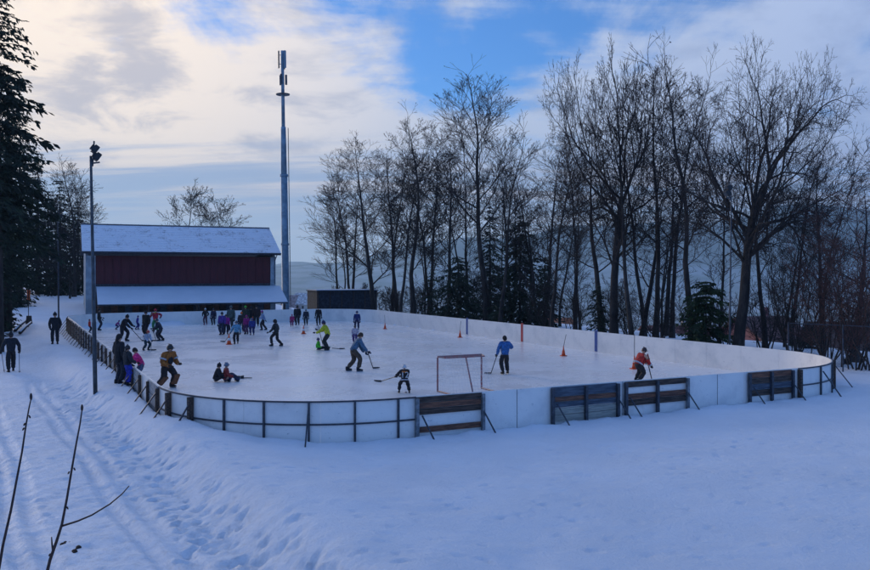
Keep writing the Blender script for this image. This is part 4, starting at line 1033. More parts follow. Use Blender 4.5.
def grow(seed, Hh, Wd, r0, lean=(0,0), fork=.35, limbs=12, depth=6, spread=.85, up=.06, cont=True, forks=5, rmin=.009, droop=0.0, **_):
    rg = np.random.RandomState(seed); br = []
    def walk(p, d, L, r, rend, level, n, wig, lift):
        pts = [p]; st = L/(n-1)
        for i in range(n-1):
            d = nrmz(d+rg.normal(0, wig, 3)+np.array([0,0,lift])); p = p+d*st; pts.append(p)
        pts = np.array(pts); br.append((level, pts, r+(rend-r)*np.linspace(0, 1, n))); return pts, d
    def split(d, an, az):
        a = nrmz(np.cross(d, np.array([.31,.22,.92]) if abs(d[2]) < .9 else np.array([1.,.1,0]))); b_ = np.cross(d, a)
        return nrmz(d*math.cos(an)+(a*math.cos(az)+b_*math.sin(az))*math.sin(an))
    def forkb(p, d, reach, r, dep, top):
        # one bough: a run, a few side shoots, then a fork
        L = reach*(.30 if dep > 2 else .42 if dep == 2 else .62 if dep == 1 else 1.0); rest = reach-L
        r = max(r, rmin*(.8 if dep == 0 else 1.0)); rend = max(r*.78, rmin*.8)
        lvl = 1 if dep >= top-1 else 2 if dep > 2 else 3
        n = 5 if dep >= top-1 else 4 if dep > 1 else 3 if dep == 1 else 2
        pts, d2 = walk(p, d, L, r, rend if dep else rmin*.7, lvl, n, .10 if dep > 2 else .13, up-droop*(.5 if dep < top-1 else 0))
        if dep == 0: return
        az = rg.uniform(0, 6.28); a1 = rg.uniform(.12, .34)*spread/.8; a2 = rg.uniform(.38, .68)*spread/.8
        forkb(pts[-1], split(d2, a1, az), rest*rg.uniform(.94, 1.0), rend*.84, dep-1, top)
        forkb(pts[-1], split(d2, a2, az+math.pi+rg.normal(0,.4)), rest*rg.uniform(.68, .98), rend*.62, dep-1, top)
        ns = 1 if rg.rand() < .62 else 0
        if dep >= top-2: ns = 2
        for k in range(ns):
            t = rg.uniform(.25, .95)*(n-1); i = min(int(t), n-2); q = pts[i]+(pts[i+1]-pts[i])*(t-i)
            forkb(q, split(nrmz(pts[i+1]-pts[i]), rg.uniform(.55, .95)*spread/.8, rg.uniform(0, 6.28)), (reach-L*t/(n-1))*rg.uniform(.38, .68), r*.45, max(0, dep-2), top)
    d0 = nrmz(np.array([lean[0], lean[1], 1.0]))
    tl = Hh*(.90 if cont else max(fork+.06, .3)); n0 = 14
    p = np.zeros(3); pts = [p]; d = d0
    for i in range(n0-1):
        d = nrmz(d+rg.normal(0, .045, 3)+np.array([0,0,.10])); p = p+d*tl/(n0-1); pts.append(p)
    pts = np.array(pts); rad = r0*(1-(.9 if cont else .38)*np.linspace(0, 1, n0)**.9)
    br.append((0, pts, rad)); az = rg.uniform(0, 6.28)
    for c_ in range(limbs):
        t = fork+(.97-fork)*((c_+rg.rand()*.8)/limbs) if cont else fork*(.55+.45*rg.rand())+.0
        f = t*(n0-1)*(1 if cont else Hh/tl); f = min(f, n0-1.01); i = int(f); q = pts[i]+(pts[i+1]-pts[i])*(f-i); az += 2.4+rg.normal(0, .35)
        an = spread*rg.uniform(.75, 1.2)*(1.15-.45*t)
        # reach of a limb: an egg shaped crown, widest a third of the way up it
        g = (t-fork)/(1-fork+1e-6) if cont else .2
        reach = Wd*.62*(math.sin(math.pi*min(1, .30+.70*g))**.6)*rg.uniform(.75, 1.1)+.05*Hh
        forkb(q, split(nrmz(pts[i+1]-pts[i]), an, az), reach, max(rad[i]*rg.uniform(.30, .42), .02), depth if g < .75 else depth-1, depth)
    if not cont:
        az = rg.uniform(0, 6.28)
        for k in range(forks):
            az += 6.28/forks+rg.normal(0, .25); an = rg.uniform(.5, 1.35) if k else .12
            dd = nrmz(np.array([math.cos(az)*math.sin(an)+lean[0]*.4, math.sin(az)*math.sin(an)+lean[1]*.4, math.cos(an)]))
            forkb(pts[-1-(k%3)], dd, (Hh-tl)*rg.uniform(.95, 1.06)*(.9+.45*math.sin(an)), r0*rg.uniform(.24, .36), depth+1, depth+1)
    else: forkb(pts[-1], d, Hh-tl+.05*Hh, rad[-1], 3, depth)
    allp = np.concatenate([b_[1] for b_ in br]); zt = np.percentile(allp[:,2], 99.8)
    cx, cy = allp[:,0].mean(), allp[:,1].mean(); wx = np.percentile(np.hypot(allp[:,0]-cx, allp[:,1]-cy), 96)
    kx, kz = min(Wd/2/wx, 1.8), Hh/zt
    for b_ in br: b_[1][:,:2] *= kx; b_[1][:,2] *= kz
    return br
TREEN = [0]
def bare_tree(base, label, seed, Hh, Wd, r0, leaves=0, mt=None, name='bare_tree', group='bare trees behind the rink', rot=0.0, **kw):
    t = thing(name, label, 'tree' if name != 'bare_shrub' else 'shrub', base, rot, group)
    br = grow(seed, Hh, Wd, r0*.86, **kw)
    g0, g1 = {}, {}
    for lvl, p, r in br:
        if lvl == 0: g0.setdefault((len(p), 10), []).append((p, r))
        elif lvl == 1: g0.setdefault((len(p), 6), []).append((p, r))
        elif lvl == 2: g1.setdefault((len(p), 4), []).append((p, r))
        else: g1.setdefault((len(p), 3), []).append((p, r))
    # flare at the foot
    for p, r in g0[(14, 10)]: r[0] *= 1.45; r[1] *= 1.1; p[0][2] -= .4
    tubes(g0, 'trunk', M_BARK, t)
    ex = None
    if leaves:
        rg = np.random.RandomState(seed+77); tips = np.array([p[-1] for l, p, r in br if len(p) == 2]); tips = tips[rg.rand(len(tips)) < leaves]
        n = len(tips); s = rg.uniform(.03, .06, (n,1)); a = rg.normal(0,1,(n,3)); a /= np.linalg.norm(a,axis=1,keepdims=True); b_ = np.cross(a, rg.normal(0,1,(n,3))); b_ /= np.linalg.norm(b_,axis=1,keepdims=True)
        V_ = np.stack([tips-a*s-b_*s*.6, tips+a*s-b_*s*.6, tips+a*s+b_*s*.6, tips-a*s+b_*s*.6], 1).reshape(-1,3); ex = (V_, np.arange(n*4).reshape(-1,4))
    tubes(g1, 'crown', mt or M_TWIG, t, ex)
    return t
def tree_at(px, top, Y, wpx):
    X = (px-CX)*Y/F; g_z = hz(X, Y); return Vector((X, Y, g_z-.1)), CAMH+(HZ-top)*Y/F-g_z+.1, wpx*Y/F
def bt(px, top, Y, wpx, r0, label, seed, **kw):
    b_, H_, W_ = tree_at(px, top, Y, wpx); kw.setdefault('rmin', .00017*Y); return bare_tree(b_, label, seed, H_, W_, r0, **kw)
bt(372, 138, 84, 118, .34, 'bare tree with round crown above the dark shed at the rink corner', 11, limbs=15, fork=.20, depth=6, leaves=.10)
bt(413, 114, 80, 92, .32, 'bare upright tree with a few withered leaves behind the far boards', 12, limbs=15, fork=.25, depth=6, spread=.65, leaves=.16)
bt(393, 150, 90, 60, .22, 'slender bare tree between the round crown and the upright tree', 13, limbs=12, fork=.3, depth=5, spread=.65)
bt(447, 140, 76, 66, .26, 'bare tree with dense twigs left of the dark spruces', 14, limbs=14, fork=.3, depth=6, spread=.7, leaves=.10)
bt(487, 74, 70, 108, .36, 'tall bare tree with sparse dangling leaves behind the red line stripe', 15, limbs=18, fork=.34, depth=6, spread=.62, up=.09, leaves=.30)
bt(467, 130, 82, 60, .22, 'thin bare tree leaning beside the tallest leaf dotted tree', 16, limbs=12, fork=.35, depth=5, spread=.6)
bt(528, 190, 66, 70, .20, 'low forked bare tree between the spruces and the broad tree', 17, limbs=11, fork=.2, depth=5, lean=(.12,0))
bt(614, 56, 52, 150, .33, 'broad bare tree with fanned crown behind the blue line stripe', 18, limbs=6, fork=.40, depth=7, cont=False, forks=9, spread=.9, up=.02)
bt(603, 125, 55, 150, .27, 'bare tree with long arching boughs close to the broad fanned tree', 19, limbs=10, fork=.3, depth=6, spread=1.0, lean=(-.10,.0), up=.03)
bt(640, 150, 54, 90, .22, 'bare tree leaning right out of the thicket behind the boards', 20, limbs=10, fork=.3, depth=5, lean=(.2,0))
bt(692, 45, 50, 92, .25, 'tall slender bare tree left of the slim floodlight pole', 21, limbs=16, fork=.32, depth=6, spread=.62, up=.08, leaves=.06)
bt(672, 62, 56, 74, .2, 'thin bare tree behind the fresh green spruce', 22, limbs=13, fork=.3, depth=5, spread=.65, up=.08)
bt(737, 43, 43, 232, .36, 'largest bare tree with leaning trunk and wide crown behind the boards', 23, limbs=7, fork=.36, depth=7, cont=False, forks=10, spread=.92, lean=(.14,.02), up=.01)
bt(855, 180, 40, 150, .2, 'reddish twigged low tree reaching in at the right edge', 24, limbs=16, fork=.12, depth=6, spread=1.0, mt=M_TWIGR)
bt(905, 150, 44, 170, .24, 'bare tree at the right edge with boughs hanging over the fence', 25, limbs=15, fork=.15, depth=6, spread=1.0, mt=M_TWIGR, droop=.08)
for i, (px, top, Y, w) in enumerate(((560, 170, 70, 60), (580, 210, 62, 50), (655, 230, 60, 50), (425, 190, 95, 50), (505, 180, 88, 50), (345, 190, 96, 60))):
    bt(px, top, Y, w, .14, ('thin young bare tree left of the broad fanned tree', 'small bare sapling just behind the tilted cone', 'small bare tree beside the brown house roof', 'thin bare tree far behind the upright tree',
       'thin bare tree among the dark spruces', 'thin bare tree left of the round crown near the mast')[i], 40+i, limbs=10, fork=.2, depth=4, spread=.65, up=.08)
# multi-stemmed shrubs behind the right boards
def shrub(px, Y, wpx, top, label, seed, stems=9, mt=None):
    b_, H_, W_ = tree_at(px, top, Y, wpx); rg = np.random.RandomState(seed)
    t = thing('bare_shrub', label, 'shrub', b_, 0, 'leafless shrubs behind the rink')
    g0, g1 = {}, {}
    for k in range(stems):
        sub = grow(seed*31+k, H_*rg.uniform(.7, 1.0), W_*.5, .03+.02*rg.rand(), lean=(rg.normal(0,.30), rg.normal(0,.3)), limbs=7, fork=.15, depth=3, spread=.7, rmin=.00016*Y)
        off = np.array([rg.normal(0,.25), rg.normal(0,.25), 0])
        for lvl, p, r in sub:
            p = p+off; (g0 if lvl == 0 else g1).setdefault((len(p), 5 if lvl == 0 else 3), []).append((p, r))
    tubes(g0, 'stems', M_BARK, t); tubes(g1, 'crown', mt or M_TWIG, t)
shrub(800, 41, 90, 225, 'large many stemmed leafless shrub behind the right rink corner', 61, 16)
shrub(770, 46, 60, 262, 'leafless shrub between the leaning tree and the wire fence', 62, 9)
shrub(846, 39, 60, 262, 'lowest brownish leafless shrub close behind the wire fence', 63, 11, M_TWIGR)
shrub(828, 38, 90, 205, 'tall reddish brown thicket above the middle of the wire fence', 71, 14, M_TWIGR)
shrub(862, 36, 90, 215, 'tall reddish brown thicket at the right edge of the wire fence', 72, 14, M_TWIGR)
shrub(550, 62, 60, 262, 'low leafless shrub behind the boards near the red stripe', 64, 8)
shrub(630, 52, 60, 268, 'tangled leafless shrub under the broad fanned tree', 65, 8)
shrub(660, 50, 50, 285, 'low leafless shrub left of the fresh green spruce', 66, 7)
shrub(395, 82, 50, 280, 'leafless shrub behind the far right rink corner', 67, 8)

# more young trees and shrubs: turned and resized copies, each a thing of its own
TREES = {o['label']: o for o in C.objects if o.name.startswith(('bare_tree', 'bare_shrub')) and o.parent is None}
def again(src, px, Y, k, rot, label):
    o = copy_tree(TREES[src]); X = (px-CX)*Y/F; o.location = (X, Y, hz(X, Y)-.1); o.scale = (k, k, k); o.rotation_euler = (0, 0, rot); o['label'] = label
A_, B_, C_, D_ = 'thin bare tree far behind the upright tree', 'thin young bare tree left of the broad fanned tree', 'thin bare tree among the dark spruces', 'slender bare tree between the round crown and the upright tree'
again(D_, 340, 92, .85, 1.1, 'slender bare tree at the left end of the tree row near the mast')
again(D_, 430, 84, 1.0, 2.3, 'slender bare tree just right of the upright leafy tree')
again(A_, 460, 80, 1.1, .7, 'thin bare tree behind the low dark conifer')
again(C_, 512, 74, 1.0, 3.0, 'thin bare tree close behind the dense dark spruce')
again(B_, 536, 68, 1.1, 4.1, 'thin bare tree right of the dense dark spruce')
again(B_, 575, 60, .9, 5.2, 'thin bare tree rising straight behind the tilted cone')
again(A_, 662, 58, .8, 2.9, 'thin bare tree above the brown red house roof')
again(C_, 720, 52, .9, 1.9, 'thin bare tree behind the slim floodlight pole')
again(B_, 785, 50, .8, .4, 'thin bare tree behind the large many stemmed shrub')
again(A_, 822, 46, .8, 3.7, 'thin bare tree rising behind the middle of the wire fence')
S1, S2, S3 = 'low leafless shrub behind the boards near the red stripe', 'tangled leafless shrub under the broad fanned tree', 'leafless shrub behind the far right rink corner'
again(D_, 500, 66, .9, 4.4, 'slender bare tree before the dense dark spruce')
again(D_, 552, 58, .8, 5.5, 'slender bare tree left of the arching boughs')
again(D_, 632, 50, .85, .9, 'slender bare tree right of the fanned crown trunk')
again(D_, 655, 53, 1.0, 3.3, 'slender bare tree midway between fanned crown and fresh green spruce')
again(D_, 765, 47, .8, 2.0, 'slender bare tree right of the leaning trunk')
again(D_, 350, 96, 1.0, 2.8, 'slender bare tree behind the round crown')
again(D_, 400, 76, .9, 5.0, 'slender bare tree just behind the corner of the far boards')
E_, F_, G_ = 'bare tree with dense twigs left of the dark spruces', 'thin bare tree behind the fresh green spruce', 'bare tree with long arching boughs close to the broad fanned tree'
again(E_, 352, 94, .95, 2.2, 'dense twigged bare tree behind the dark shed')
again(E_, 398, 90, 1.15, 4.0, 'dense twigged bare tree behind the upright leafy tree')
again(E_, 428, 86, 1.1, .6, 'dense twigged bare tree filling the gap right of the upright tree')
again(E_, 510, 78, .95, 5.1, 'dense twigged bare tree behind the tallest leaf dotted tree')
again(E_, 545, 66, .9, 1.4, 'dense twigged bare tree in the gap right of the dark spruces')
again(F_, 575, 62, .9, 2.7, 'tall thin bare tree in the gap left of the fanned crown')
again(F_, 645, 58, .95, 4.4, 'tall thin bare tree between the fanned crown and the slender tree')
again(G_, 665, 60, .95, 3.4, 'bare tree with arching boughs behind the tall slender tree')
again(F_, 790, 54, .8, .9, 'tall thin bare tree behind the wide leaning crown')
again(E_, 825, 50, .75, 3.0, 'dense twigged bare tree behind the reddish thicket')
again(S3, 345, 92, 1.0, 1.0, 'leafless shrub behind the dark shed below the round crown')
again(S3, 370, 90, 1.1, 2.0, 'leafless shrub right of the dark shed')
again(S3, 418, 82, 1.1, 3.2, 'leafless shrub at the foot of the upright leafy tree')
again(S1, 440, 78, 1.1, 4.0, 'leafless shrub between the small conifers along the long boards')
again(S1, 475, 74, 1.2, 5.0, 'leafless shrub at the foot of the tallest leaf dotted tree')
again(S1, 505, 70, 1.1, .5, 'leafless shrub left of the dense dark spruce')
again(S2, 575, 58, 1.0, 1.7, 'leafless shrub behind the tilted cone')
again(S2, 608, 56, 1.0, 2.6, 'leafless shrub between the twin trunks of the broad trees')
again(S2, 690, 48, .9, 3.9, 'leafless shrub at the foot of the tall slender tree')
again(S2, 725, 47, .9, 5.4, 'leafless shrub left of the leaning trunk')
def spruce(base, Hh, Wd, label, seed, mt=None, whorls=34, per=7, sprays=13, name='spruce_tree', low=.06, group='conifers', droop=.35, shape=.85, r0=None, vary=.25):
    rg = np.random.RandomState(seed); t = thing(name, label, 'tree', base, rg.uniform(0, 6), group)
    r0 = r0 or Hh*.014
    tr = MB().tube([(0,0,-.5),(0,0,Hh*.3),(0,0,Hh*.7),(0,0,Hh*.99)], [r0*1.2, r0*.8, r0*.4, .012], 8); part('trunk', tr, M_BARK, t, True)
    bra, Vs = {}, []
    for i in range(whorls):
        f = low+(1-low)*(i+rg.rand()*.7)/whorls; z = Hh*f
        for k in range(per):
            az = rg.uniform(0, 6.28); L = Wd/2*((1-f)**shape)*(1.12-vary*2*rg.rand()**1.3)+.15
            n = 6; s = np.linspace(0, 1, n); dr = droop*L*rg.uniform(.6, 1.3)
            rr_ = L*s; zz = z+.18*L*s*(.4+f)-dr*s**1.5+.22*dr*np.maximum(0, s-.7)/.3*.8
            P = np.stack([rr_*math.cos(az), rr_*math.sin(az), zz], 1); P[1:-1] += rg.normal(0, .03*L, (n-2,3))
            bra.setdefault((n, 3), []).append((P, np.linspace(max(.012, .014*L), .004, n)))
            m = max(4, int(sprays*(.35+.65*L/(Wd/2))))
            tt = rg.uniform(.12, 1.0, m); idx = np.minimum((tt*(n-1)).astype(int), n-2); fr = tt*(n-1)-idx
            p = P[idx]+(P[idx+1]-P[idx])*fr[:,None]
            ln = rg.uniform(.22, .55, m)*(.35+.28*min(L,3)); side = np.where(rg.rand(m) < .5, -1, 1)
            out_ = np.array([math.cos(az), math.sin(az), 0]); lat = np.array([-math.sin(az), math.cos(az), 0])
            d = out_[None]*rg.uniform(.2, .9, (m,1))+lat[None]*(side*rg.uniform(.1, .9, m))[:,None]+np.array([0,0,-1])[None]*rg.uniform(.1, .95, (m,1))
            d /= np.linalg.norm(d, axis=1, keepdims=True); w_ = np.cross(d, rg.normal(0,1,(m,3))); w_ /= np.linalg.norm(w_, axis=1, keepdims=True)
            wd = (ln*rg.uniform(.10, .20, m))[:,None]
            e = p+d*ln[:,None]; mid = p+d*(ln*.5)[:,None]
            Vs.append(np.stack([p, mid-w_*wd, e, mid+w_*wd], 1).reshape(-1,3))
            w2 = np.cross(d, w_); Vs.append(np.stack([p, mid-w2*wd, e-w_*wd*.5, mid+w2*wd], 1).reshape(-1,3))
    V_ = np.concatenate(Vs); F_ = np.arange(len(V_)).reshape(-1,4)
    tubes(bra, 'crown', mt or M_NEEDLE, t, (V_, F_)); return t
def sp_at(px, top, Y, wpx, label, seed, **kw):
    b_, H_, W_ = tree_at(px, top, Y, wpx); return spruce(b_, H_, W_, label, seed, **kw)
sp_at(-2, -8, 46, 140, 'tallest dark spruce with hanging branches at the left edge', 71, whorls=46, per=7, sprays=34, droop=.62, shape=.45, low=.34, vary=.5)
sp_at(8, 62, 60, 74, 'dark spruce just right behind the tallest spruce', 171, whorls=40, per=8, sprays=22, droop=.5, shape=.4, low=.20, vary=.4)
sp_at(38, 150, 103, 46, 'dark spruce at the edge of the left wood above the orange banner', 172, whorls=36, per=8, sprays=18, droop=.5, shape=.4, low=.03, vary=.4)
sp_at(-18, 95, 56, 96, 'dark spruce filling the left wood under the tallest spruce', 173, whorls=36, per=8, sprays=20, droop=.5, shape=.4, low=.24, vary=.4)
sp_at(3, 292, 60, 34, 'low dark evergreen bush at the left edge behind the walker', 181, whorls=16, per=9, sprays=16, low=.0, shape=.4, vary=.4)
sp_at(-14, 280, 56, 44, 'dark evergreen bush cut by the left edge', 182, whorls=16, per=9, sprays=16, low=.0, shape=.4, vary=.4)
sp_at(16, 288, 78, 30, 'dark evergreen bush by the orange banner', 183, whorls=16, per=9, sprays=14, low=.0, shape=.4, vary=.4)
sp_at(-62, -60, 40, 190, 'dark spruce reaching out of the frame left of the tallest spruce', 72, whorls=44, per=8, sprays=16, droop=.4, shape=.6, low=.34)
sp_at(20, 112, 98, 66, 'dark spruce behind the road left of the lamp pole', 73, whorls=46, per=8, sprays=18, droop=.45, shape=.4, low=.05)
sp_at(-16, 150, 52, 76, 'lower dark spruce at the left edge beside the road', 74, whorls=36, per=8, sprays=17, droop=.35, shape=.45, low=.24)
sp_at(48, 190, 106, 36, 'dark spruce behind the bend of the road', 75, whorls=36, per=8, sprays=15, droop=.35, shape=.45, low=.02)
sp_at(2, 160, 80, 70, 'dark spruce in the depth of the left wood', 76, whorls=36, per=8, sprays=15, droop=.35, shape=.4, low=.02)
for px, top, Y, w, lb in ((56, 196, 108, 46, 'dark spruce in the wood behind the lower bare tree'), (74, 206, 112, 44, 'dark spruce at the wood edge behind the twiggy bare tree'), (90, 218, 116, 40, 'low dark spruce beside the left gable'), (64, 255, 100, 34, 'lowest dark spruce behind the road bend')):
    sp_at(px, top, Y, w, lb, 100+px, whorls=26, per=7, sprays=11, droop=.3, shape=.45, low=.02)
sp_at(60, 178, 96, 44, 'tall dark spruce between the left wood and the lamp pole', 201, whorls=34, per=8, sprays=14, droop=.5, shape=.4, low=.04, vary=.4)
sp_at(78, 200, 100, 36, 'dark spruce just left of the clubhouse gable behind the bare tree', 202, whorls=30, per=8, sprays=13, droop=.5, shape=.4, low=.04, vary=.4)
GL = 'bare trees left of the clubhouse'
bt(74, 162, 92, 84, .26, 'bare tree with fine twigs between the left wood and the clubhouse', 77, limbs=18, fork=.08, depth=6, spread=.85, group=GL)
bt(60, 195, 98, 60, .2, 'lower bare tree behind the bend of the road', 78, limbs=14, fork=.08, depth=6, spread=.9, group=GL)
bt(86, 205, 104, 52, .18, 'bare tree half hidden by the left gable of the clubhouse', 79, limbs=13, fork=.08, depth=5, spread=.85, group=GL)
bt(70, 235, 89, 60, .12, 'low twiggy bare tree between road bend and gable', 90, limbs=14, fork=.04, depth=5, spread=.95, group=GL)
bt(190, 181, 104, 52, .2, 'bare treetop with clustered leaves left above the clubhouse roof', 80, limbs=13, fork=.45, depth=5, spread=.75, leaves=.5, up=.08, group='bare treetops above the roof')
bt(231, 194, 100, 50, .2, 'lower leafy treetop right above the clubhouse roof', 81, limbs=13, fork=.45, depth=5, spread=.75, leaves=.6, up=.08, group='bare treetops above the roof')
sp_at(520, 215, 68, 82, 'dark spruce with dense crown behind the long boards', 82, whorls=40, per=8, sprays=20, shape=.6, low=.02, vary=.45, droop=.6)
sp_at(490, 205, 76, 60, 'narrow dark spruce beside the tall leaf dotted tree', 83, whorls=38, per=8, sprays=17, low=.02, vary=.45, droop=.6)
sp_at(545, 255, 64, 56, 'small dark spruce right of the dense spruce', 84, whorls=28, per=8, sprays=16, low=.0, vary=.45, droop=.6)
sp_at(458, 255, 72, 84, 'low dark conifer behind the boards left of the red stripe', 85, whorls=28, per=9, sprays=18, low=.0, shape=.6, vary=.45, droop=.6)
sp_at(432, 272, 78, 40, 'small dark conifer behind the far part of the long boards', 86, whorls=22, per=7, sprays=10, low=.0, shape=.6, vary=.45, droop=.6)
sp_at(706, 280, 44, 56, 'fresh green spruce left of the slim floodlight pole', 87, mt=M_NEEDLE2, whorls=22, per=10, sprays=26, low=.0, shape=.32, droop=.5, vary=.55)
sp_at(810, 322, 50, 36, 'small dark conifer behind the wire fence', 88, whorls=18, per=7, sprays=10, low=.0, shape=.6)
sp_at(598, 285, 53, 34, 'ivy dark young spruce between the trunks of the broad trees', 89, whorls=22, per=7, sprays=10, low=.0, shape=.6, vary=.45, droop=.6)

# ------------------------------------------------------------------ houses down the slope
def house(px, py, Y, w, d, h, rh, yaw, label, roofc, wallc):
    p = atY(px, py, Y)           # the ridge seen at this pixel
    gz_ = p.z-h-rh
    t = thing('house', label, 'house', (p.x, p.y, gz_), yaw, 'houses on the slope')
    mr = mat('roof_'+'%02x%02x%02x' % tuple(int(x*255) for x in roofc), roofc, .8, .25, 1.5); mw = mat('wall_'+'%02x%02x%02x' % tuple(int(x*255) for x in wallc), wallc, .85, .05, .3)
    gz2 = -4
    pr_ = [(-d/2, gz2), (d/2, gz2), (d/2, h), (0, h+rh-.12), (-d/2, h)]
    vs = [(x, y, z) for x in (-w/2, w/2) for y, z in pr_]
    part('wall', MB().add(vs, [(4,3,2,1,0), (5,6,7,8,9)]+[(i, (i+1)%5, (i+1)%5+5, i+5) for i in range(5)]), mw, t)
    e = .5
    for s_ in (-1, 1):
        a = [(x, y, z) for x in (-w/2-e, w/2+e) for y, z in ((0, h+rh), (s_*(d/2+e), h-rh*e/(d/2)), (s_*(d/2+e), h-rh*e/(d/2)-.2), (0, h+rh-.2))]
        part('roof', MB().add(a, [(0,1,5,4),(1,2,6,5),(2,3,7,6),(3,0,4,7),(3,2,1,0),(4,5,6,7)]), mr, t)
    part('chimney', MB().box((w*.2, d*.12, h+rh+.1), (.6, .6, 1.6)), mw, t)
    for k in range(max(2, int(w/3))):
        x = -w/2+w*(k+.5)/max(2, int(w/3))
        f = part('window', MB().box((x, -d/2-.03, h-1.5), (1.1, .08, 1.3)), M_CONEW, t); part('pane', MB().box((x, -d/2-.075, h-1.5), (.9, .02, 1.1)), M_GLASS, f)
house(676, 325, 95, 7.5, 8, 4.5, 2.4, R(10), 'house with brown red roof seen between the trunks right of the broad tree', (.20,.075,.06), (.45,.42,.4))
house(762, 316, 90, 6, 8, 5, 2.2, R(20), 'house with reddish walls behind the leaning tree', (.16,.08,.075), (.30,.12,.11))
house(868, 322, 80, 10, 8, 5, 2.0, R(-15), 'brown house behind the wire fence at the right edge', (.11,.07,.06), (.20,.13,.10))
house(297, 295, 300, 9, 8, 4, 4, R(30), 'far house with pinkish roof right of the mast', (.42,.30,.29), (.5,.5,.5))
house(309, 293, 300, 10, 9, 5, 3.5, R(-20), 'far house with pale snowy roof left of the dark shed', (.62,.64,.68), (.50,.48,.46))
house(545, 318, 130, 8, 8, 4.5, 2.5, R(15), 'house with orange roof glimpsed behind the red stripe', (.45,.14,.06), (.5,.48,.45))

# ------------------------------------------------------------------ small things by the road
M_CLOD = mat('wet_clod', (.030,.016,.010), .85, .3, 20, .5, 40)
for i, (px, py) in enumerate(((69, 543.5), (77.5, 549.5))):
    p = at(px, py, -.1); t = thing('clod', ('small dark clod lying on the road snow', 'larger dark clod beside the small one on the road snow')[i], 'clod', (p.x, p.y, hz(p.x, p.y)-.03), .5+i)
    rg = random.Random(i+3)
    for k in range(3+3*i):
        r_ = rg.uniform(.025, .05); part('lump', MB().ell((rg.uniform(-.10, .10)*(1+.5*i), rg.uniform(-.05, .05), r_*.5), (r_*1.5, r_, r_*.85), 8, 6, Matrix.Rotation(rg.uniform(0, 3), 3, 'Z')), M_CLOD, t, True)
p = atY(28.5, 312, 62); gz = hz(p.x, p.y)
t = thing('marker_flag', 'orange banner on a thin stake by the left wood', 'flag', (p.x, p.y, gz))
zt = CAMH-(289-HZ)/F*62-gz
part('stake', MB().tube([(0,0,-.2),(0,0,zt)], .025, 6), M_WOODD, t)
fl = MB(); V_ = []
for k in range(8):
    z = zt-.05-k*.12; V_ += [(-.12-.02*math.sin(k*1.2), .03*math.sin(k), z), (.12+.04*math.sin(k*.9), .03*math.cos(k*1.3), z-.03)]
fl.add(V_, [(2*k, 2*k+1, 2*k+3, 2*k+2) for k in range(7)]); part('banner', fl, mat('banner_orange', (.70,.13,.03), .8), t)
p = at(29, 321, .6); gz = hz(p.x, p.y)
t = thing('tree_stump', 'dark stump at the left edge of the road below the wood', 'stump', (p.x, p.y, gz))
part('trunk', MB().lathe([(.30,-.3),(.24,.1),(.20,.4),(.19,.62)], 10), M_BARK, t); part('cut_face', MB().lathe([(.185,.622),(.18,.63)], 10), M_WOODP, t)
for i, (a_, b_, lb) in enumerate((((15, 327), (27, 320.5), 'snow dusted log lying by the stump at the road edge'), ((20, 329), (31, 322), 'second dark log lying nearer the road by the stump'))):
    p, q_ = at(*a_, .5), at(*b_, .6); p.z = hz(p.x, p.y)+.15; q_.z = hz(q_.x, q_.y)+.2
    t = thing('log', lb, 'log', p); part('trunk', MB().tube([(0,0,0), (q_-p)*.5+Vector((0,0,.05)), q_-p], [.11,.10,.08], 8), M_BARK, t, True)
    part('bark_snow', MB().tube([(0,0,.07), (q_-p)*.5+Vector((0,0,.11)), (q_-p)+Vector((0,0,.08))], [.065,.06,.045], 6), M_SNOW, t, True)

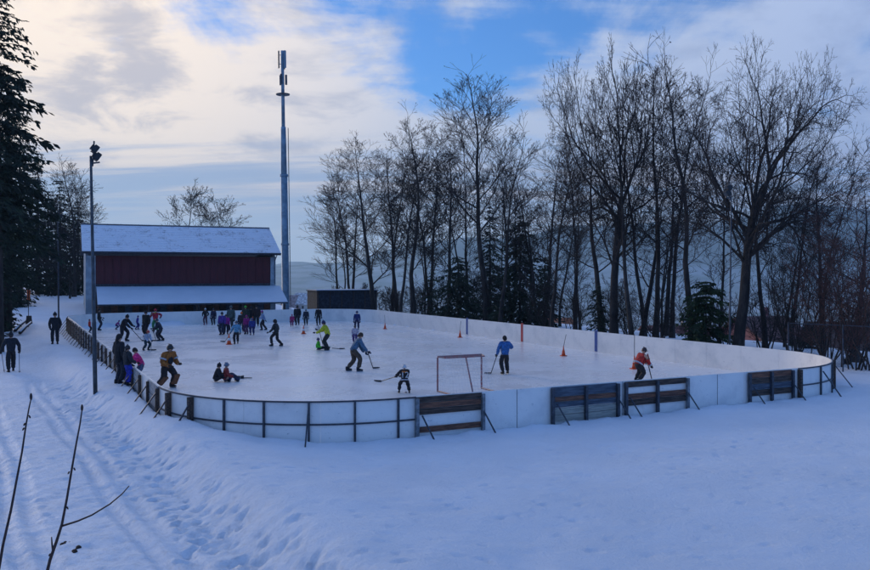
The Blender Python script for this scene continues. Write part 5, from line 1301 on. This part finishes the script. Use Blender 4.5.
# two bare shoots close to the camera
def shoot(pts, Y, r0, label, sides=(), buds=10):
    P = [atY(x, y, Y) for x, y in pts]; g_ = Vector((P[0].x-.05, Y-.1, hz(P[0].x-.05, Y-.1)-.05))
    t = thing('bare_shoot', label, 'twig', g_, 0, 'bare shoots in front of the camera')
    Q = [Vector((0,0,0))]+[p-g_ for p in P]; n = len(Q)
    m_ = mat('shoot_bark', (.030,.016,.018), .6, .3, 25, .2, 60)
    part('stem', MB().tube(Q, [r0*1.25]+[r0*(1-.62*i/(n-2)) for i in range(n-1)], 8), m_, t, True)
    rg = random.Random(len(pts)*7+int(pts[0][0]))
    for k in range(buds):
        i = rg.randrange(1, n-1); f = rg.random(); p = Q[i].lerp(Q[i+1], f); sgn = rg.choice((-1, 1)); ax = (Q[i+1]-Q[i]).normalized()
        part('bud', MB().ell(p+Vector((sgn*r0*1.3, rg.uniform(-.5,.5)*r0, .0)), (.005, .005, .010), 6, 5, Matrix.Rotation(-sgn*.5, 3, 'Y')), m_, t, True)
    for s in sides:
        S_p = [atY(x, y, Y+dy_)-g_ for x, y, dy_ in s]
        part('side_twig', MB().tube(S_p, [r0*.62*(1-.5*i/(len(S_p)-1)) for i in range(len(S_p))], 6), m_, t, True)
    tip = Q[-1]; part('bud', MB().ell(tip+Vector((0,0,.012)), (.008,.008,.020), 6, 6), m_, t, True)
shoot([(-3,580),(3,545),(11,510),(17,478),(22,452),(26,425),(29,408),(31,399)], 4.4, .0082, 'curved bare shoot at the left edge in front of the road', buds=3)
shoot([(44,585),(50,560),(57,540),(62,524),(67,498),(72,468),(76,445),(80,424),(82,410)], 4.6, .0098, 'taller bare shoot with one long side twig in front of the road',
      sides=[[(62,526,0),(78,521,.05),(92,515,.1),(110,504,.18),(122,494,.22),(129,486,.25)], [(53,552,0),(52,544,0),(51.5,537,.02)]], buds=4)

# a few seedlings and grass tips poking out of the snow by the boards are too small to build; the air comes last
M_AIR = bpy.data.materials.new('air'); M_AIR.use_nodes = True; nt = M_AIR.node_tree; nt.nodes.clear()
pv = nd(nt, 'ShaderNodeVolumePrincipled'); pv.inputs['Color'].default_value = (.46,.74,1.0,1); pv.inputs['Density'].default_value = 2.0e-4; pv.inputs['Anisotropy'].default_value = .3
om = nd(nt, 'ShaderNodeOutputMaterial'); nt.links.new(pv.outputs[0], om.inputs['Volume'])
zmin = float(GH.min())-1.0; zmax = max(float(GH.max()), 40)+20
hb = MB().box(((gx[0]+gx[-1])/2, (gy[0]+gy[-1])/2, (zmin+zmax)/2), (gx[-1]-gx[0]+60, gy[-1]-gy[0]+60, zmax-zmin))
kind(part('haze', hb, M_AIR, None), 'stuff')
